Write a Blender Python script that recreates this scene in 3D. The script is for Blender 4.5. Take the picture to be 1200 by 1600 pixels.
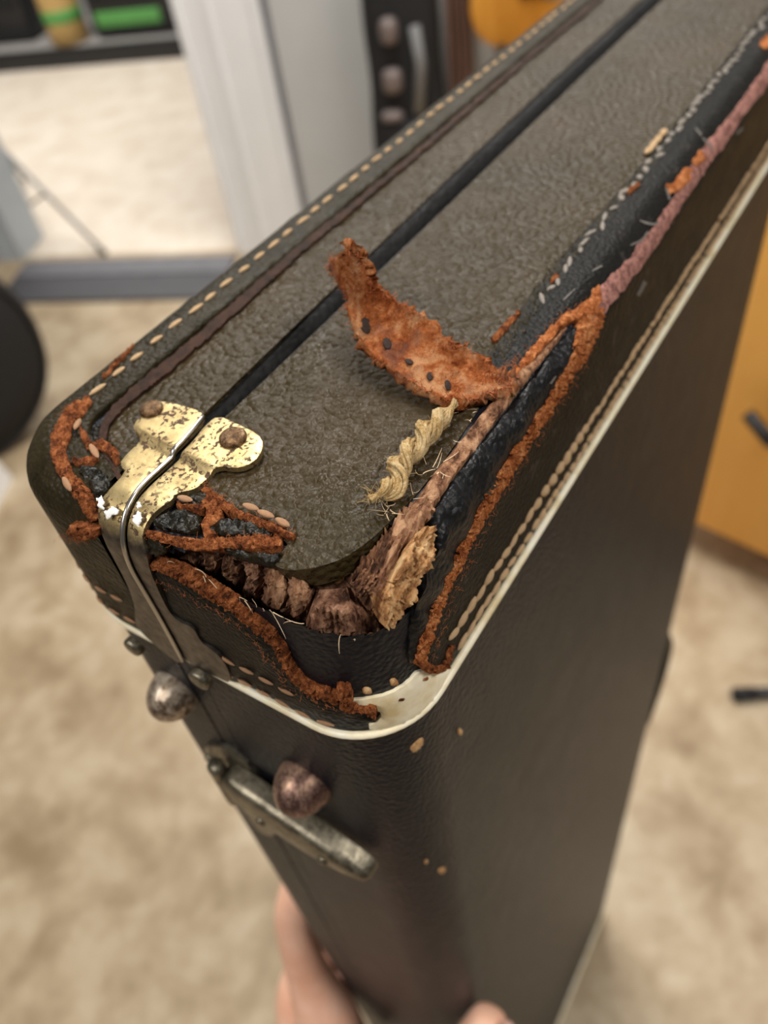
import bpy, bmesh, math, random
import numpy as np
from mathutils import Vector, Matrix, noise
from mathutils.geometry import delaunay_2d_cdt

for o in list(bpy.data.objects):
    bpy.data.objects.remove(o)
random.seed(7)
rng = np.random.default_rng(7)
scene = bpy.context.scene
col = scene.collection

# ------------------------------------------------------------------ camera
U = 0.16            # one case unit in metres
HT = 1.17           # height of the case's top face above the floor
FPX = 1253.64       # focal length in pixels of the 1200x1600 frame
AX = np.array([0.52435294, -0.66290148, 0.53443019])     # case axes seen from the camera (right, down, forward)
AY = np.array([-0.84290287, -0.31512407, 0.43613252])
AZ = np.array([-0.12070107, -0.67916011, -0.72399779])
S0 = np.array([(183 - 600) / FPX, (813 - 800) / FPX, 1.0])
ROT = np.stack([AX, AY, AZ])                             # camera (r,d,f) -> case axes
CAM = -(ROT @ S0)                                        # camera position in case units
cam_d = bpy.data.cameras.new('camera')
cam = bpy.data.objects.new('camera', cam_d)
col.objects.link(cam)
m = Matrix(((ROT[0][0], -ROT[0][1], -ROT[0][2], CAM[0] * U),
            (ROT[1][0], -ROT[1][1], -ROT[1][2], CAM[1] * U),
            (ROT[2][0], -ROT[2][1], -ROT[2][2], CAM[2] * U + HT),
            (0, 0, 0, 1)))
cam.matrix_world = m
cam_d.sensor_fit = 'VERTICAL'
cam_d.sensor_height = 36.0
cam_d.lens = FPX / 1600 * 36.0
cam_d.clip_start = 0.01
cam_d.dof.use_dof = True
cam_d.dof.focus_distance = 0.155
cam_d.dof.aperture_fstop = 11.0
scene.camera = cam

# ------------------------------------------------------------------ light
scene.view_settings.view_transform = 'Standard'
scene.view_settings.look = 'None'
scene.view_settings.gamma = 1.0
scene.view_settings.exposure = 0.22
world = bpy.data.worlds.new('world')
scene.world = world
world.use_nodes = True
world.node_tree.nodes['Background'].inputs[0].default_value = (1.0, 0.98, 0.95, 1)
world.node_tree.nodes['Background'].inputs[1].default_value = 0.10


def area(name, loc, target, sx, sy, power, colr=(1, 0.965, 0.92)):
    d = bpy.data.lights.new(name, 'AREA')
    d.shape = 'RECTANGLE'
    d.size, d.size_y = sx, sy
    d.energy = power
    d.color = colr
    o = bpy.data.objects.new(name, d)
    col.objects.link(o)
    o.location = loc
    v = Vector(target) - Vector(loc)
    o.rotation_euler = v.to_track_quat('-Z', 'Y').to_euler()
    return o


area('overhead_light', (1.25, 0.75, 2.65), (1.25, 0.75, 0), 1.2, 0.25, 46)
area('overhead_light', (0.55, -1.25, 2.65), (0.55, -1.25, 0), 1.2, 0.25, 34)
area('overhead_light', (-1.1, 0.5, 2.65), (-1.1, 0.5, 0), 0.25, 1.2, 29)  # fill light added from the left for the broken corner and hand
area('overhead_light', (2.3, 3.4, 2.65), (2.3, 3.4, 0), 1.6, 0.6, 64, (1, 0.97, 0.93))

# ------------------------------------------------------------------ helpers: materials


class NT:
    def __init__(self, name):
        self.m = bpy.data.materials.new(name)
        self.m.use_nodes = True
        self.t = self.m.node_tree
        self.b = self.t.nodes['Principled BSDF']
        self.co = self.n('ShaderNodeTexCoord')

    def n(self, k, **kw):
        x = self.t.nodes.new(k)
        for a, v in kw.items():
            setattr(x, a, v)
        return x

    def l(self, a, b):
        self.t.links.new(a, b)

    def noise(self, scale, detail=4, rough=0.55, stretch=None, dist=0.0):
        x = self.n('ShaderNodeTexNoise')
        x.inputs['Scale'].default_value = scale
        x.inputs['Detail'].default_value = detail
        x.inputs['Roughness'].default_value = rough
        x.inputs['Distortion'].default_value = dist
        self.l(self.vec(stretch), x.inputs['Vector'])
        return x.outputs['Fac']

    def vec(self, stretch=None):
        if stretch is None:
            return self.co.outputs['Object']
        mp = self.n('ShaderNodeMapping')
        if len(stretch) == 2:
            mp.vector_type = 'TEXTURE'
            mp.inputs['Rotation'].default_value = stretch[1]
            mp.inputs['Scale'].default_value = tuple(1 / q for q in stretch[0])
        else:
            mp.inputs['Scale'].default_value = stretch
        self.l(self.co.outputs['Object'], mp.inputs['Vector'])
        return mp.outputs['Vector']

    def voro(self, scale, stretch=None, feature='F1', smooth=None):
        x = self.n('ShaderNodeTexVoronoi', feature=feature)
        x.inputs['Scale'].default_value = scale
        if feature == 'SMOOTH_F1':
            x.inputs['Smoothness'].default_value = smooth or 0.5
        # wobble the lookup a little so cells are not regular
        v = self.vec(stretch)
        self.l(v, x.inputs['Vector'])
        return x.outputs['Distance']

    def ramp(self, fac, stops):
        r = self.n('ShaderNodeValToRGB')
        e = r.color_ramp.elements
        while len(e) < len(stops):
            e.new(0.5)
        for i, (p, c) in enumerate(stops):
            e[i].position = p
            e[i].color = (*c, 1) if len(c) == 3 else c
        self.l(fac, r.inputs['Fac'])
        return r.outputs['Color']

    def math(self, op, a, b=None):
        x = self.n('ShaderNodeMath', operation=op)
        for i, v in enumerate((a, b)):
            if v is None:
                continue
            if hasattr(v, 'links'):
                self.l(v, x.inputs[i])
            else:
                x.inputs[i].default_value = v
        return x.outputs[0]

    def mix(self, fac, a, b):
        x = self.n('ShaderNodeMix', data_type='RGBA')
        for s, v in ((x.inputs[0], fac), (x.inputs[6], a), (x.inputs[7], b)):
            if hasattr(v, 'links'):
                self.l(v, s)
            else:
                s.default_value = v if not isinstance(v, tuple) or len(v) == 4 else (*v, 1)
        return x.outputs[2]

    def bump(self, h, strength, dist, prev=None):
        x = self.n('ShaderNodeBump')
        x.inputs['Strength'].default_value = strength
        x.inputs['Distance'].default_value = dist
        self.l(h, x.inputs['Height'])
        if prev is not None:
            self.l(prev, x.inputs['Normal'])
        return x.outputs['Normal']

    def done(self, color=None, rough=None, metal=None, normal=None, spec=None):
        for k, v in (('Base Color', color), ('Roughness', rough), ('Metallic', metal), ('Specular IOR Level', spec), ('Normal', normal)):
            if v is None:
                continue
            s = self.b.inputs[k]
            if hasattr(v, 'links'):
                self.l(v, s)
            else:
                s.default_value = (*v, 1) if isinstance(v, tuple) and len(v) == 3 else v
        return self.m


def sr(r, g, b):
    def f(c):
        c /= 255
        return c / 12.92 if c <= 0.04045 else ((c + 0.055) / 1.055) ** 2.4
    return (f(r), f(g), f(b))


def leather(name, ca, cb, rough=0.42, grain=750, bump=0.5, spec=0.5, dist=0.0006, fine=2600, blotch=28, stretch=None, wear=None, nw=0.9, rv=1.0, ior=1.5):
    t = NT(name)
    a = t.noise(blotch, 5, 0.6)
    c = t.ramp(a, [(0.32, ca), (0.68, cb)])
    v = t.voro(grain, stretch, 'SMOOTH_F1', 0.35)
    w = t.noise(grain * 0.55, 3, 0.6, stretch, 0.6)
    f = t.noise(fine, 2, 0.6)
    h = t.math('ADD', t.math('MULTIPLY', v, -1.0), t.math('ADD', t.math('MULTIPLY', w, nw), t.math('MULTIPLY', f, 0.18)))
    if wear:
        wn = t.noise(wear[0], 6, 0.7)
        c = t.mix(t.ramp(wn, [(wear[1], (0, 0, 0)), (wear[1] + 0.06, (1, 1, 1))]), c, wear[2])
    r = t.ramp(t.noise(90, 4, 0.6), [(0.3, (rough - 0.07 * rv,) * 3), (0.7, (rough + 0.12 * rv,) * 3)])
    t.b.inputs['IOR'].default_value = ior
    return t.done(c, r, 0.0, t.bump(h, bump, dist), spec)


def suede(name, stops, scale=260, bump=0.9, stretch=None, rough=0.95):
    t = NT(name)
    a = t.math('ADD', t.math('MULTIPLY', t.noise(scale, 5, 0.7, stretch, 0.5), 0.6), t.math('MULTIPLY', t.noise(scale * 4, 3, 0.7, stretch, 1.5), 0.4))
    c = t.ramp(a, [(0.5 + (p_ - 0.5) * 0.42, c_) for p_, c_ in stops])
    h = t.noise(scale * 5, 5, 0.75, stretch, 1.0)
    h2 = t.noise(scale * 1.3, 4, 0.6, stretch)
    return t.done(c, rough, 0.0, t.bump(t.math('ADD', h, t.math('MULTIPLY', h2, 1.6)), bump, 0.0007), 0.15)


def plain(name, c, rough=0.5, metal=0.0, spec=0.5, var=0.12, scale=40, bump=None):
    t = NT(name)
    a = t.noise(scale, 4, 0.6)
    lo = tuple(x * (1 - var) for x in c)
    hi = tuple(min(1, x * (1 + var)) for x in c)
    n = None
    if bump:
        n = t.bump(t.noise(bump[0], 4, 0.6), bump[1], bump[2])
    return t.done(t.ramp(a, [(0.3, lo), (0.7, hi)]), rough, metal, n, spec)


M = {}
M['olive'] = leather('olive_vinyl', sr(50, 41, 19), sr(64, 52, 33), 0.32, 600, 1.0, 0.24, 0.0009)
M['black'] = leather('black_vinyl', sr(18, 19, 25), sr(23, 24, 30), 0.40, 700, 0.6, 0.5, 0.0005, nw=0.3, rv=0.25, ior=1.24)
M['vinyl'] = leather('bare_black_vinyl', sr(19, 19, 20), sr(25, 25, 26), 0.38, 640, 0.7, 0.5, 0.0006, nw=0.5, rv=0.4, ior=1.28)
M['cap'] = leather('black_leather_cap', sr(14, 13, 11), sr(24, 22, 19), 0.44, 900, 0.4, 0.4, 0.0006, wear=(170, 0.59, sr(46, 43, 39)), rv=0.5, ior=1.2)
M['capolive'] = leather('olive_black_leather_band', sr(31, 26, 12), sr(47, 40, 24), 0.40, 800, 0.5, 0.4, 0.0007, blotch=120, ior=1.22)
M['oldblack'] = leather('cracked_black_leather', sr(13, 12, 8), sr(36, 32, 21), 0.30, 620, 0.8, 0.4, 0.0008, blotch=260, ior=1.35)
M['wornred'] = suede('worn_red_brown_edge', [(0.3, sr(34, 22, 15)), (0.7, sr(66, 42, 29))], 300, 0.5, rough=0.6)
M['suede'] = suede('orange_suede', [(0.25, sr(108, 54, 26)), (0.5, sr(190, 108, 56)), (0.75, sr(234, 164, 108))], 420, 1.0)
M['suede_dark'] = suede('rust_suede', [(0.25, sr(62, 34, 20)), (0.5, sr(146, 80, 42)), (0.78, sr(206, 132, 80))], 520, 1.0)
M['pink'] = suede('pink_worn_suede', [(0.3, sr(96, 62, 56)), (0.7, sr(178, 128, 116))], 420, 0.15)


def flap_mat():
    t = NT('flap_suede')
    a = t.noise(150, 5, 0.65, None, 0.8)
    f = t.noise(1300, 4, 0.7, None, 1.5)
    c = t.ramp(t.math('ADD', t.math('MULTIPLY', a, 0.65), t.math('MULTIPLY', f, 0.35)), [(0.38, sr(142, 66, 28)), (0.48, sr(212, 122, 66)), (0.58, sr(244, 180, 128))])
    g = t.noise(80, 3, 0.6)
    c = t.mix(t.ramp(g, [(0.55, (0, 0, 0)), (0.68, (0.8, 0.8, 0.8))]), c, sr(140, 100, 88))
    h = t.noise(1500, 6, 0.8, None, 1.5)
    h2 = t.noise(330, 5, 0.65, None, 1.0)
    return t.done(c, 0.95, 0, t.bump(t.math('ADD', h, t.math('MULTIPLY', h2, 2)), 1.0, 0.0016), 0.12)


M['flap'] = flap_mat()


def brass_mat():
    t = NT('pitted_brass')
    sep = t.n('ShaderNodeSeparateXYZ')
    t.l(t.co.outputs['Object'], sep.inputs[0])
    nz = t.noise(160, 5, 0.65)
    hgt = t.math('ADD', sep.outputs['Z'], t.math('MULTIPLY', nz, 0.005))
    # light painted in: golden on the lit top, dark steel tone below the bend
    st = t.math('MULTIPLY', t.math('SUBTRACT', hgt, HT - 0.0012), 400)
    plate = t.n('ShaderNodeClamp')  # mask of the part coloured as lit
    t.l(st, plate.inputs[0])
    col_lit = t.ramp(nz, [(0.3, sr(164, 142, 98)), (0.7, sr(196, 176, 128))])
    col_shaded = t.ramp(t.noise(420, 4, 0.6), [(0.3, sr(74, 66, 60)), (0.7, sr(120, 112, 104))])
    c = t.mix(plate.outputs[0], col_shaded, col_lit)
    sp = t.ramp(t.noise(900, 3, 0.55), [(0.52, (0, 0, 0)), (0.57, (1, 1, 1))])
    big = t.ramp(t.noise(150, 3, 0.5), [(0.40, (0, 0, 0)), (0.5, (1, 1, 1))])
    spot = t.math('MULTIPLY', t.math('MULTIPLY', sp, big), plate.outputs[0])
    c = t.mix(spot, c, sr(74, 52, 30))
    r = t.math('ADD', t.math('MULTIPLY', spot, 0.3), 0.44)
    me = t.math('SUBTRACT', 0.92, t.math('MULTIPLY', spot, 0.75))
    return t.done(c, r, me, t.bump(t.noise(700, 4, 0.6), 0.12, 0.0005))


M['brass'] = brass_mat()
M['rivet'] = suede('rusted_rivet', [(0.25, sr(62, 46, 34)), (0.55, sr(122, 94, 66)), (0.8, sr(168, 142, 110))], 500, 0.35, rough=0.38)
M['rivet'].node_tree.nodes['Principled BSDF'].inputs['Metallic'].default_value = 0.75
M['stud'] = suede('aged_nickel_stud', [(0.3, sr(96, 78, 64)), (0.5, sr(176, 158, 138)), (0.72, sr(222, 208, 190))], 130, 0.15, rough=0.32)
M['stud'].node_tree.nodes['Principled BSDF'].inputs['Metallic'].default_value = 0.55
M['studb'] = suede('brown_aged_stud', [(0.3, sr(78, 56, 50)), (0.5, sr(128, 100, 88)), (0.75, sr(186, 152, 126))], 130, 0.15, rough=0.36)
M['studb'].node_tree.nodes['Principled BSDF'].inputs['Metallic'].default_value = 0.5
M['nickel'] = suede('dull_nickel', [(0.3, sr(84, 78, 66)), (0.7, sr(146, 138, 120))], 160, 0.12, rough=0.4)
M['nickel'].node_tree.nodes['Principled BSDF'].inputs['Metallic'].default_value = 0.85
M['steel'] = plain('bright_steel_rim', sr(190, 186, 180), 0.28, 1.0)
M['scratch'] = plain('grey_scratch', sr(92, 86, 80), 0.7)
M['paint'] = plain('white_paint_chip', sr(232, 230, 226), 0.6)


def cream_mat():
    t = NT('cream_plastic')
    c = t.ramp(t.noise(90, 5, 0.6), [(0.3, sr(212, 190, 142)), (0.5, sr(240, 229, 198)), (0.75, sr(250, 246, 230))])
    return t.done(c, 0.4, 0, t.bump(t.noise(300, 3, 0.5), 0.1, 0.0004))


M['cream'] = cream_mat()
M['thread'] = suede('tan_thread', [(0.3, sr(190, 150, 106)), (0.7, sr(240, 208, 166))], 600, 0.6)
M['whitethread'] = suede('worn_white_thread', [(0.3, sr(122, 114, 106)), (0.7, sr(196, 186, 174))], 600, 0.6)
M['darkthread'] = suede('brown_thread', [(0.3, sr(156, 112, 80)), (0.7, sr(220, 176, 138))], 600, 0.6)
M['rope'] = suede('straw_cord', [(0.3, sr(186, 148, 92)), (0.5, sr(222, 188, 132)), (0.75, sr(242, 216, 168))], 420, 1.0)
M['fibre'] = plain('pale_fibres', sr(224, 196, 160), 0.9)
M['rustfibre'] = plain('rust_fibres', sr(170, 96, 50), 0.9)


def wood_mat(name, stops, rot, st=(1, 1, 0.08), scale=420, crack=0.5):
    t = NT(name)
    g = t.noise(scale, 6, 0.7, (st, rot), 0.4)
    lum = t.noise(70, 4, 0.6)
    c = t.ramp(t.math('ADD', t.math('MULTIPLY', g, 0.75), t.math('MULTIPLY', lum, 0.25)), stops)
    h = t.noise(scale * 2.2, 6, 0.75, (st, rot), 0.3)
    return t.done(c, 0.85, 0, t.bump(t.math('ADD', h, g), 1.0, 0.0012 * crack * 2), 0.2)


M['core'] = wood_mat('brown_pressed_wood', [(0.42, sr(70, 44, 32)), (0.5, sr(140, 98, 74)), (0.6, sr(190, 146, 116))], (0, 0, 0), (1, 1, 0.25), 380)
M['core2'] = wood_mat('splintered_brown_wood', [(0.42, sr(80, 52, 36)), (0.5, sr(154, 108, 78)), (0.6, sr(206, 160, 122))], (0, 0.7, 0), (1, 1, 0.16), 420)
M['pale_wood'] = wood_mat('tan_split_wood', [(0.40, sr(112, 70, 40)), (0.48, sr(198, 144, 92)), (0.6, sr(240, 200, 146))], (0, 0.6, 0), (1, 1, 0.2), 420)
M['hole'] = plain('dark_cavity', sr(44, 28, 20), 0.95, bump=(600, 1, 0.001))
M['red'] = plain('red_lining', sr(150, 42, 26), 0.9, bump=(900, 0.8, 0.0006))
M['lint'] = plain('straw_lining', sr(160, 122, 66), 0.95, bump=(900, 0.8, 0.0006))
M['lip'] = leather('black_seam_lip', sr(11, 11, 11), sr(20, 20, 20), 0.6, 500, 0.5, 0.12)

# ------------------------------------------------------------------ helpers: geometry


def tag(o, label=None, cat=None, group=None, kind=None):
    for k, v in (('label', label), ('category', cat), ('group', group), ('kind', kind)):
        if v:
            o[k] = v
    return o


def link(o, parent=None):
    col.objects.link(o)
    if parent is not None:
        o.parent = parent
    return o


def empty(name, loc, rz=0.0, label=None, cat=None, group=None):
    o = bpy.data.objects.new(name, None)
    o.empty_display_size = 0.05
    o.location = loc
    o.rotation_euler = (0, 0, rz)
    link(o)
    return tag(o, label, cat, group)


def meshobj(name, verts, faces, mat, parent=None, smooth=True):
    me = bpy.data.meshes.new(name)
    me.from_pydata([tuple(map(float, v)) for v in verts], [], faces)
    me.validate()
    if smooth:
        me.polygons.foreach_set('use_smooth', [True] * len(me.polygons))
    me.materials.append(mat)
    me.update()
    return link(bpy.data.objects.new(name, me), parent)


CASE_LOC = np.array([0.178, -0.008, 0.0])


def w(p):
    """case units -> coordinates local to the case's empty"""
    p = np.asarray(p, float)
    q = p * U
    q[..., 2] += HT
    return q - CASE_LOC


# the case: plan is a rounded rectangle, the top edge a bullnose
CW, Y0, Y1 = 2.22, -0.362, 0.268
RF, RB, RN = 0.125, 0.14, 0.04
CH = HT / U


def sdf(P):
    x, y, z = P[..., 0], P[..., 1], P[..., 2]
    cy = (Y0 + Y1) / 2
    R = np.where(y < cy, RF, RB)
    qx = np.abs(x - CW / 2) - CW / 2 + R
    qy = np.abs(y - cy) - (Y1 - Y0) / 2 + R
    d2 = np.minimum(np.maximum(qx, qy), 0) + np.hypot(np.maximum(qx, 0), np.maximum(qy, 0)) - R
    a, b = d2 + RN, z + RN
    return np.minimum(np.maximum(a, b), 0) + np.hypot(np.maximum(a, 0), np.maximum(b, 0)) - RN


def normal(P):
    e = 1e-4
    g = np.stack([sdf(P + np.eye(3)[i] * e) - sdf(P - np.eye(3)[i] * e) for i in range(3)], -1)
    return g / np.maximum(np.linalg.norm(g, axis=-1, keepdims=True), 1e-9)


def rays(px):
    px = np.asarray(px, float)
    v = np.stack([px[..., 0] - 600, px[..., 1] - 800, np.full(px.shape[:-1], FPX)], -1)
    v = v @ ROT.T
    return v / np.linalg.norm(v, axis=-1, keepdims=True)


def surf(px, off=0.0):
    """where a photograph pixel meets the case (or a shell that far outside it): points and normals"""
    d = rays(px)
    t = np.zeros(d.shape[:-1])
    best = np.full(t.shape, 1e9)
    bt = t.copy()
    for _ in range(110):
        P = CAM + d * t[..., None]
        s = sdf(P) - off
        better = s < best
        bt = np.where(better, t, bt)
        best = np.where(better, s, best)
        t = t + np.clip(s, 0.0002, 1.0) * (s > 2e-5)
        t = np.minimum(t, 12)
    P = CAM + d * np.where(best < 1e-3, t, bt)[..., None]
    return P, normal(P)


def at_plane(px, axis, val):
    d = rays(px)
    t = (val - CAM[axis]) / d[..., axis]
    return CAM + d * t[..., None]


def project(P):
    v = (np.asarray(P) - CAM) @ ROT
    return np.stack([600 + FPX * v[..., 0] / v[..., 2], 800 + FPX * v[..., 1] / v[..., 2]], -1)


def pj(x, y, z):
    return tuple(project(np.array([x, y, z])))


def nz(x, y, s, seed=0.0):
    return noise.noise(Vector((x * s, y * s, seed)))


def inside(pts, poly):
    pts = np.asarray(pts)
    poly = np.asarray(poly)
    r = np.zeros(len(pts), bool)
    j = len(poly) - 1
    for i in range(len(poly)):
        xi, yi = poly[i]
        xj, yj = poly[j]
        c = ((yi > pts[:, 1]) != (yj > pts[:, 1])) & (pts[:, 0] < (xj - xi) * (pts[:, 1] - yi) / (yj - yi + 1e-12) + xi)
        r ^= c
        j = i
    return r


def densify(poly, step, closed=True):
    out = []
    n = len(poly)
    for i in range(n if closed else n - 1):
        a, b = np.array(poly[i], float), np.array(poly[(i + 1) % n], float)
        k = max(1, int(np.linalg.norm(b - a) / step))
        out += [a + (b - a) * t / k for t in range(k)]
    if not closed:
        out.append(np.array(poly[-1], float))
    return np.array(out)


def smooth_poly(poly, it=2, closed=False):
    p = np.array(poly, float)
    for _ in range(it):
        q = []
        n = len(p)
        for i in range(n if closed else n - 1):
            a, b = p[i], p[(i + 1) % n]
            q += [a * 0.75 + b * 0.25, a * 0.25 + b * 0.75]
        p = np.array(q if closed else [p[0]] + q + [p[-1]])
    return p


def patch(name, poly, mat, parent, th=0.01, step=7.0, rag=0.0, lift=0.0, disp=None, rough=0.0, rs=0.03, smooth=2, edge=0.6, seed=0.0, inner=None, thin=False, fuzz=0.0, base=None, bd=1.0):
    """a piece of sheet lying on the case: outline given by the photograph, own thickness"""
    if smooth:
        poly = smooth_poly(poly, smooth, True)
    b = densify(poly, step)
    if rag:
        for i, p in enumerate(b):
            a = 0.8 * nz(p[0], p[1], 0.13, seed + 3.1) + 1.3 * nz(p[0], p[1], 0.41, seed + 7.7)
            c = 0.8 * nz(p[0], p[1], 0.13, seed + 13.1) + 1.3 * nz(p[0], p[1], 0.41, seed + 17.7)
            b[i] = p + np.array([a, c]) * rag
    lo, hi = b.min(0), b.max(0)
    gs = inner or step
    gx, gy = np.meshgrid(np.arange(lo[0], hi[0], gs), np.arange(lo[1], hi[1], gs * 0.87))
    gx = gx + (np.arange(gx.shape[0]) % 2)[:, None] * gs * 0.5
    g = np.stack([gx.ravel(), gy.ravel()], -1)
    g = g + rng.uniform(-0.18, 0.18, g.shape) * gs
    g = g[inside(g, b)]
    if len(g):
        dmin = np.full(len(g), 1e9)
        for i in range(0, len(b)):
            dmin = np.minimum(dmin, np.hypot(*(g - b[i]).T))
        g = g[dmin > gs * 0.55]
    pts = np.concatenate([b, g]) if len(g) else b
    nb = len(b)
    edges = [(i, (i + 1) % nb) for i in range(nb)]
    vs, es, fs, ov, oe, of = delaunay_2d_cdt([Vector(p) for p in pts], edges, [], 1, 1e-4)
    px = np.array([tuple(v) for v in vs])
    isb = np.array([any(k < nb for k in o) or not o for o in ov])
    P, N = surf(px, lift + th * 0.9)
    P = P - N * (lift + th * 0.9)
    n = len(px)
    h = np.full(n, lift + th)
    h[isb] = lift + th * edge
    for i in range(n):
        if rough:
            h[i] += rough * (nz(px[i][0], px[i][1], rs, seed) + 0.5 * nz(px[i][0], px[i][1], rs * 2.7, seed + 5)) * (0.5 if isb[i] else 1)
        if fuzz:
            h[i] += rng.uniform(-fuzz, fuzz)
        if disp:
            h[i] += disp(px[i][0], px[i][1]) * (bd if isb[i] else 1.0)
    T = P + N * h[:, None]
    if thin:
        B = P + N * (h - th)[:, None]
    else:
        B = P + N * (base if base is not None else (-0.006 if lift >= 0 else lift - 0.02))
    faces = []
    ecount = {}
    for f in fs:
        a = px[f[0]]
        cr = (px[f[1]][0] - a[0]) * (px[f[2]][1] - a[1]) - (px[f[1]][1] - a[1]) * (px[f[2]][0] - a[0])
        f = list(f) if cr < 0 else list(reversed(f))
        faces.append(f)
        for i in range(len(f)):
            e = (f[i], f[(i + 1) % len(f)])
            ecount[e] = ecount.get(e, 0) + 1
    for (a, c) in list(ecount):
        if (c, a) not in ecount:
            faces.append([c, a, a + n, c + n])
    if thin:
        faces += [[i + n for i in reversed(f)] for f in faces if len(f) == 3]
    ob = meshobj(name, w(np.concatenate([T, B])), faces, mat, parent)
    ob.data.set_sharp_from_angle(angle=1.0)
    return ob


def ribbon(name, line, wid, mat, parent, **kw):
    """a strip of torn edge along a line in the photograph"""
    l = densify(smooth_poly(line, 2), 6, False)
    if not hasattr(wid, '__len__'):
        wid = [wid] * 2
    ws = np.interp(np.linspace(0, 1, len(l)), np.linspace(0, 1, len(wid)), wid)
    t = np.gradient(l, axis=0)
    t /= np.linalg.norm(t, axis=1, keepdims=True)
    nn = np.stack([-t[:, 1], t[:, 0]], -1)
    sd = kw.get('seed', 0.0)
    ja = np.array([1 + 0.35 * nz(p[0], p[1], 0.06, sd + 1) for p in l])
    jb = np.array([1 + 0.35 * nz(p[0], p[1], 0.06, sd + 9) for p in l])
    a = l + nn * (ws * 0.5 * ja)[:, None]
    b = l - nn * (ws * 0.5 * jb)[:, None]
    kw.setdefault('rag', 2.2)
    kw['rag'] *= 0.7
    kw.setdefault('step', 3.2)
    kw.setdefault('inner', 3.2)
    kw.setdefault('fuzz', 0.0022)
    kw['smooth'] = 0
    kw.setdefault('edge', 0.88)
    return patch(name, np.concatenate([a, b[::-1]]), mat, parent, **kw)


def tube_mesh(path, rad, seg=6, cap=True):
    path = np.asarray(path, float)
    n = len(path)
    rad = np.full(n, rad) if not hasattr(rad, '__len__') else np.asarray(rad)
    t = np.gradient(path, axis=0)
    t /= np.maximum(np.linalg.norm(t, axis=1, keepdims=True), 1e-9)
    ref = np.array([0, 0, 1.0]) if abs(t[0][2]) < 0.9 else np.array([1.0, 0, 0])
    V, F = [], []
    u = np.cross(t[0], ref)
    for i in range(n):
        u = u - t[i] * (u @ t[i])
        u /= np.linalg.norm(u)
        v = np.cross(t[i], u)
        for k in range(seg):
            a = 2 * math.pi * k / seg
            V.append(path[i] + rad[i] * (u * math.cos(a) + v * math.sin(a)))
    for i in range(n - 1):
        for k in range(seg):
            k2 = (k + 1) % seg
            F.append([i * seg + k, i * seg + k2, (i + 1) * seg + k2, (i + 1) * seg + k])
    if cap:
        F.append([k for k in range(seg)][::-1])
        F.append([(n - 1) * seg + k for k in range(seg)])
    return V, F


def join(parts):
    V, F = [], []
    for v, f in parts:
        k = len(V)
        V += [tuple(p) for p in v]
        F += [[i + k for i in g] for g in f]
    return V, F


def box_vf(lo, hi):
    x0, y0, z0 = lo
    x1, y1, z1 = hi
    V = [(x0, y0, z0), (x1, y0, z0), (x1, y1, z0), (x0, y1, z0), (x0, y0, z1), (x1, y0, z1), (x1, y1, z1), (x0, y1, z1)]
    return V, [[3, 2, 1, 0], [4, 5, 6, 7], [0, 1, 5, 4], [1, 2, 6, 5], [2, 3, 7, 6], [3, 0, 4, 7]]


def bevel_box(name, lo, hi, mat, parent=None, bev=0.01, seg=2):
    bm = bmesh.new()
    V, F = box_vf(lo, hi)
    vs = [bm.verts.new(v) for v in V]
    for f in F:
        bm.faces.new([vs[i] for i in f])
    if bev:
        bmesh.ops.bevel(bm, geom=bm.edges[:], offset=bev, segments=seg, profile=0.5, affect='EDGES')
    me = bpy.data.meshes.new(name)
    bm.to_mesh(me)
    bm.free()
    me.polygons.foreach_set('use_smooth', [True] * len(me.polygons))
    me.set_sharp_from_angle(angle=0.7)
    me.materials.append(mat)
    return link(bpy.data.objects.new(name, me), parent)


def lathe_vf(prof, seg=24):
    V, F = [], []
    n = len(prof)
    for r, z in prof:
        for k in range(seg):
            a = 2 * math.pi * k / seg
            V.append((r * math.cos(a), r * math.sin(a), z))
    for i in range(n - 1):
        for k in range(seg):
            k2 = (k + 1) % seg
            F.append([i * seg + k, i * seg + k2, (i + 1) * seg + k2, (i + 1) * seg + k])
    F.append([(n - 1) * seg + k for k in range(seg)])
    F.append([k for k in range(seg)][::-1])
    return V, F


def frame_on(P, N, T):
    """matrix with z along the normal, x along the tangent, at a point in case units"""
    N = N / np.linalg.norm(N)
    T = T - N * (T @ N)
    T = T / np.linalg.norm(T)
    B = np.cross(N, T)
    p = w(P)
    return Matrix(((T[0], B[0], N[0], p[0]), (T[1], B[1], N[1], p[1]), (T[2], B[2], N[2], p[2]), (0, 0, 0, 1)))


# ------------------------------------------------------------------ setting
WD = np.array([0.39, -0.92])
WD = WD / np.linalg.norm(WD)          # along the back wall, towards the right of the view
WN = np.array([WD[1], -WD[0]])        # out of the wall towards the near room
WB = np.array([1.70, 1.72])           # foot of the right jamb's inner edge
WANG = math.atan2(WD[1], WD[0])


def floor_mat(name, a, b, c):
    t = NT(name)
    n1 = t.noise(7, 6, 0.62, None, 0.4)
    n2 = t.noise(22, 5, 0.6)
    colr = t.ramp(t.math('ADD', t.math('MULTIPLY', n1, 0.7), t.math('MULTIPLY', n2, 0.3)), [(0.36, a), (0.5, b), (0.64, c)])
    return t.done(colr, 0.5, 0, t.bump(t.noise(300, 3, 0.5), 0.05, 0.001), 0.35)


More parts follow.
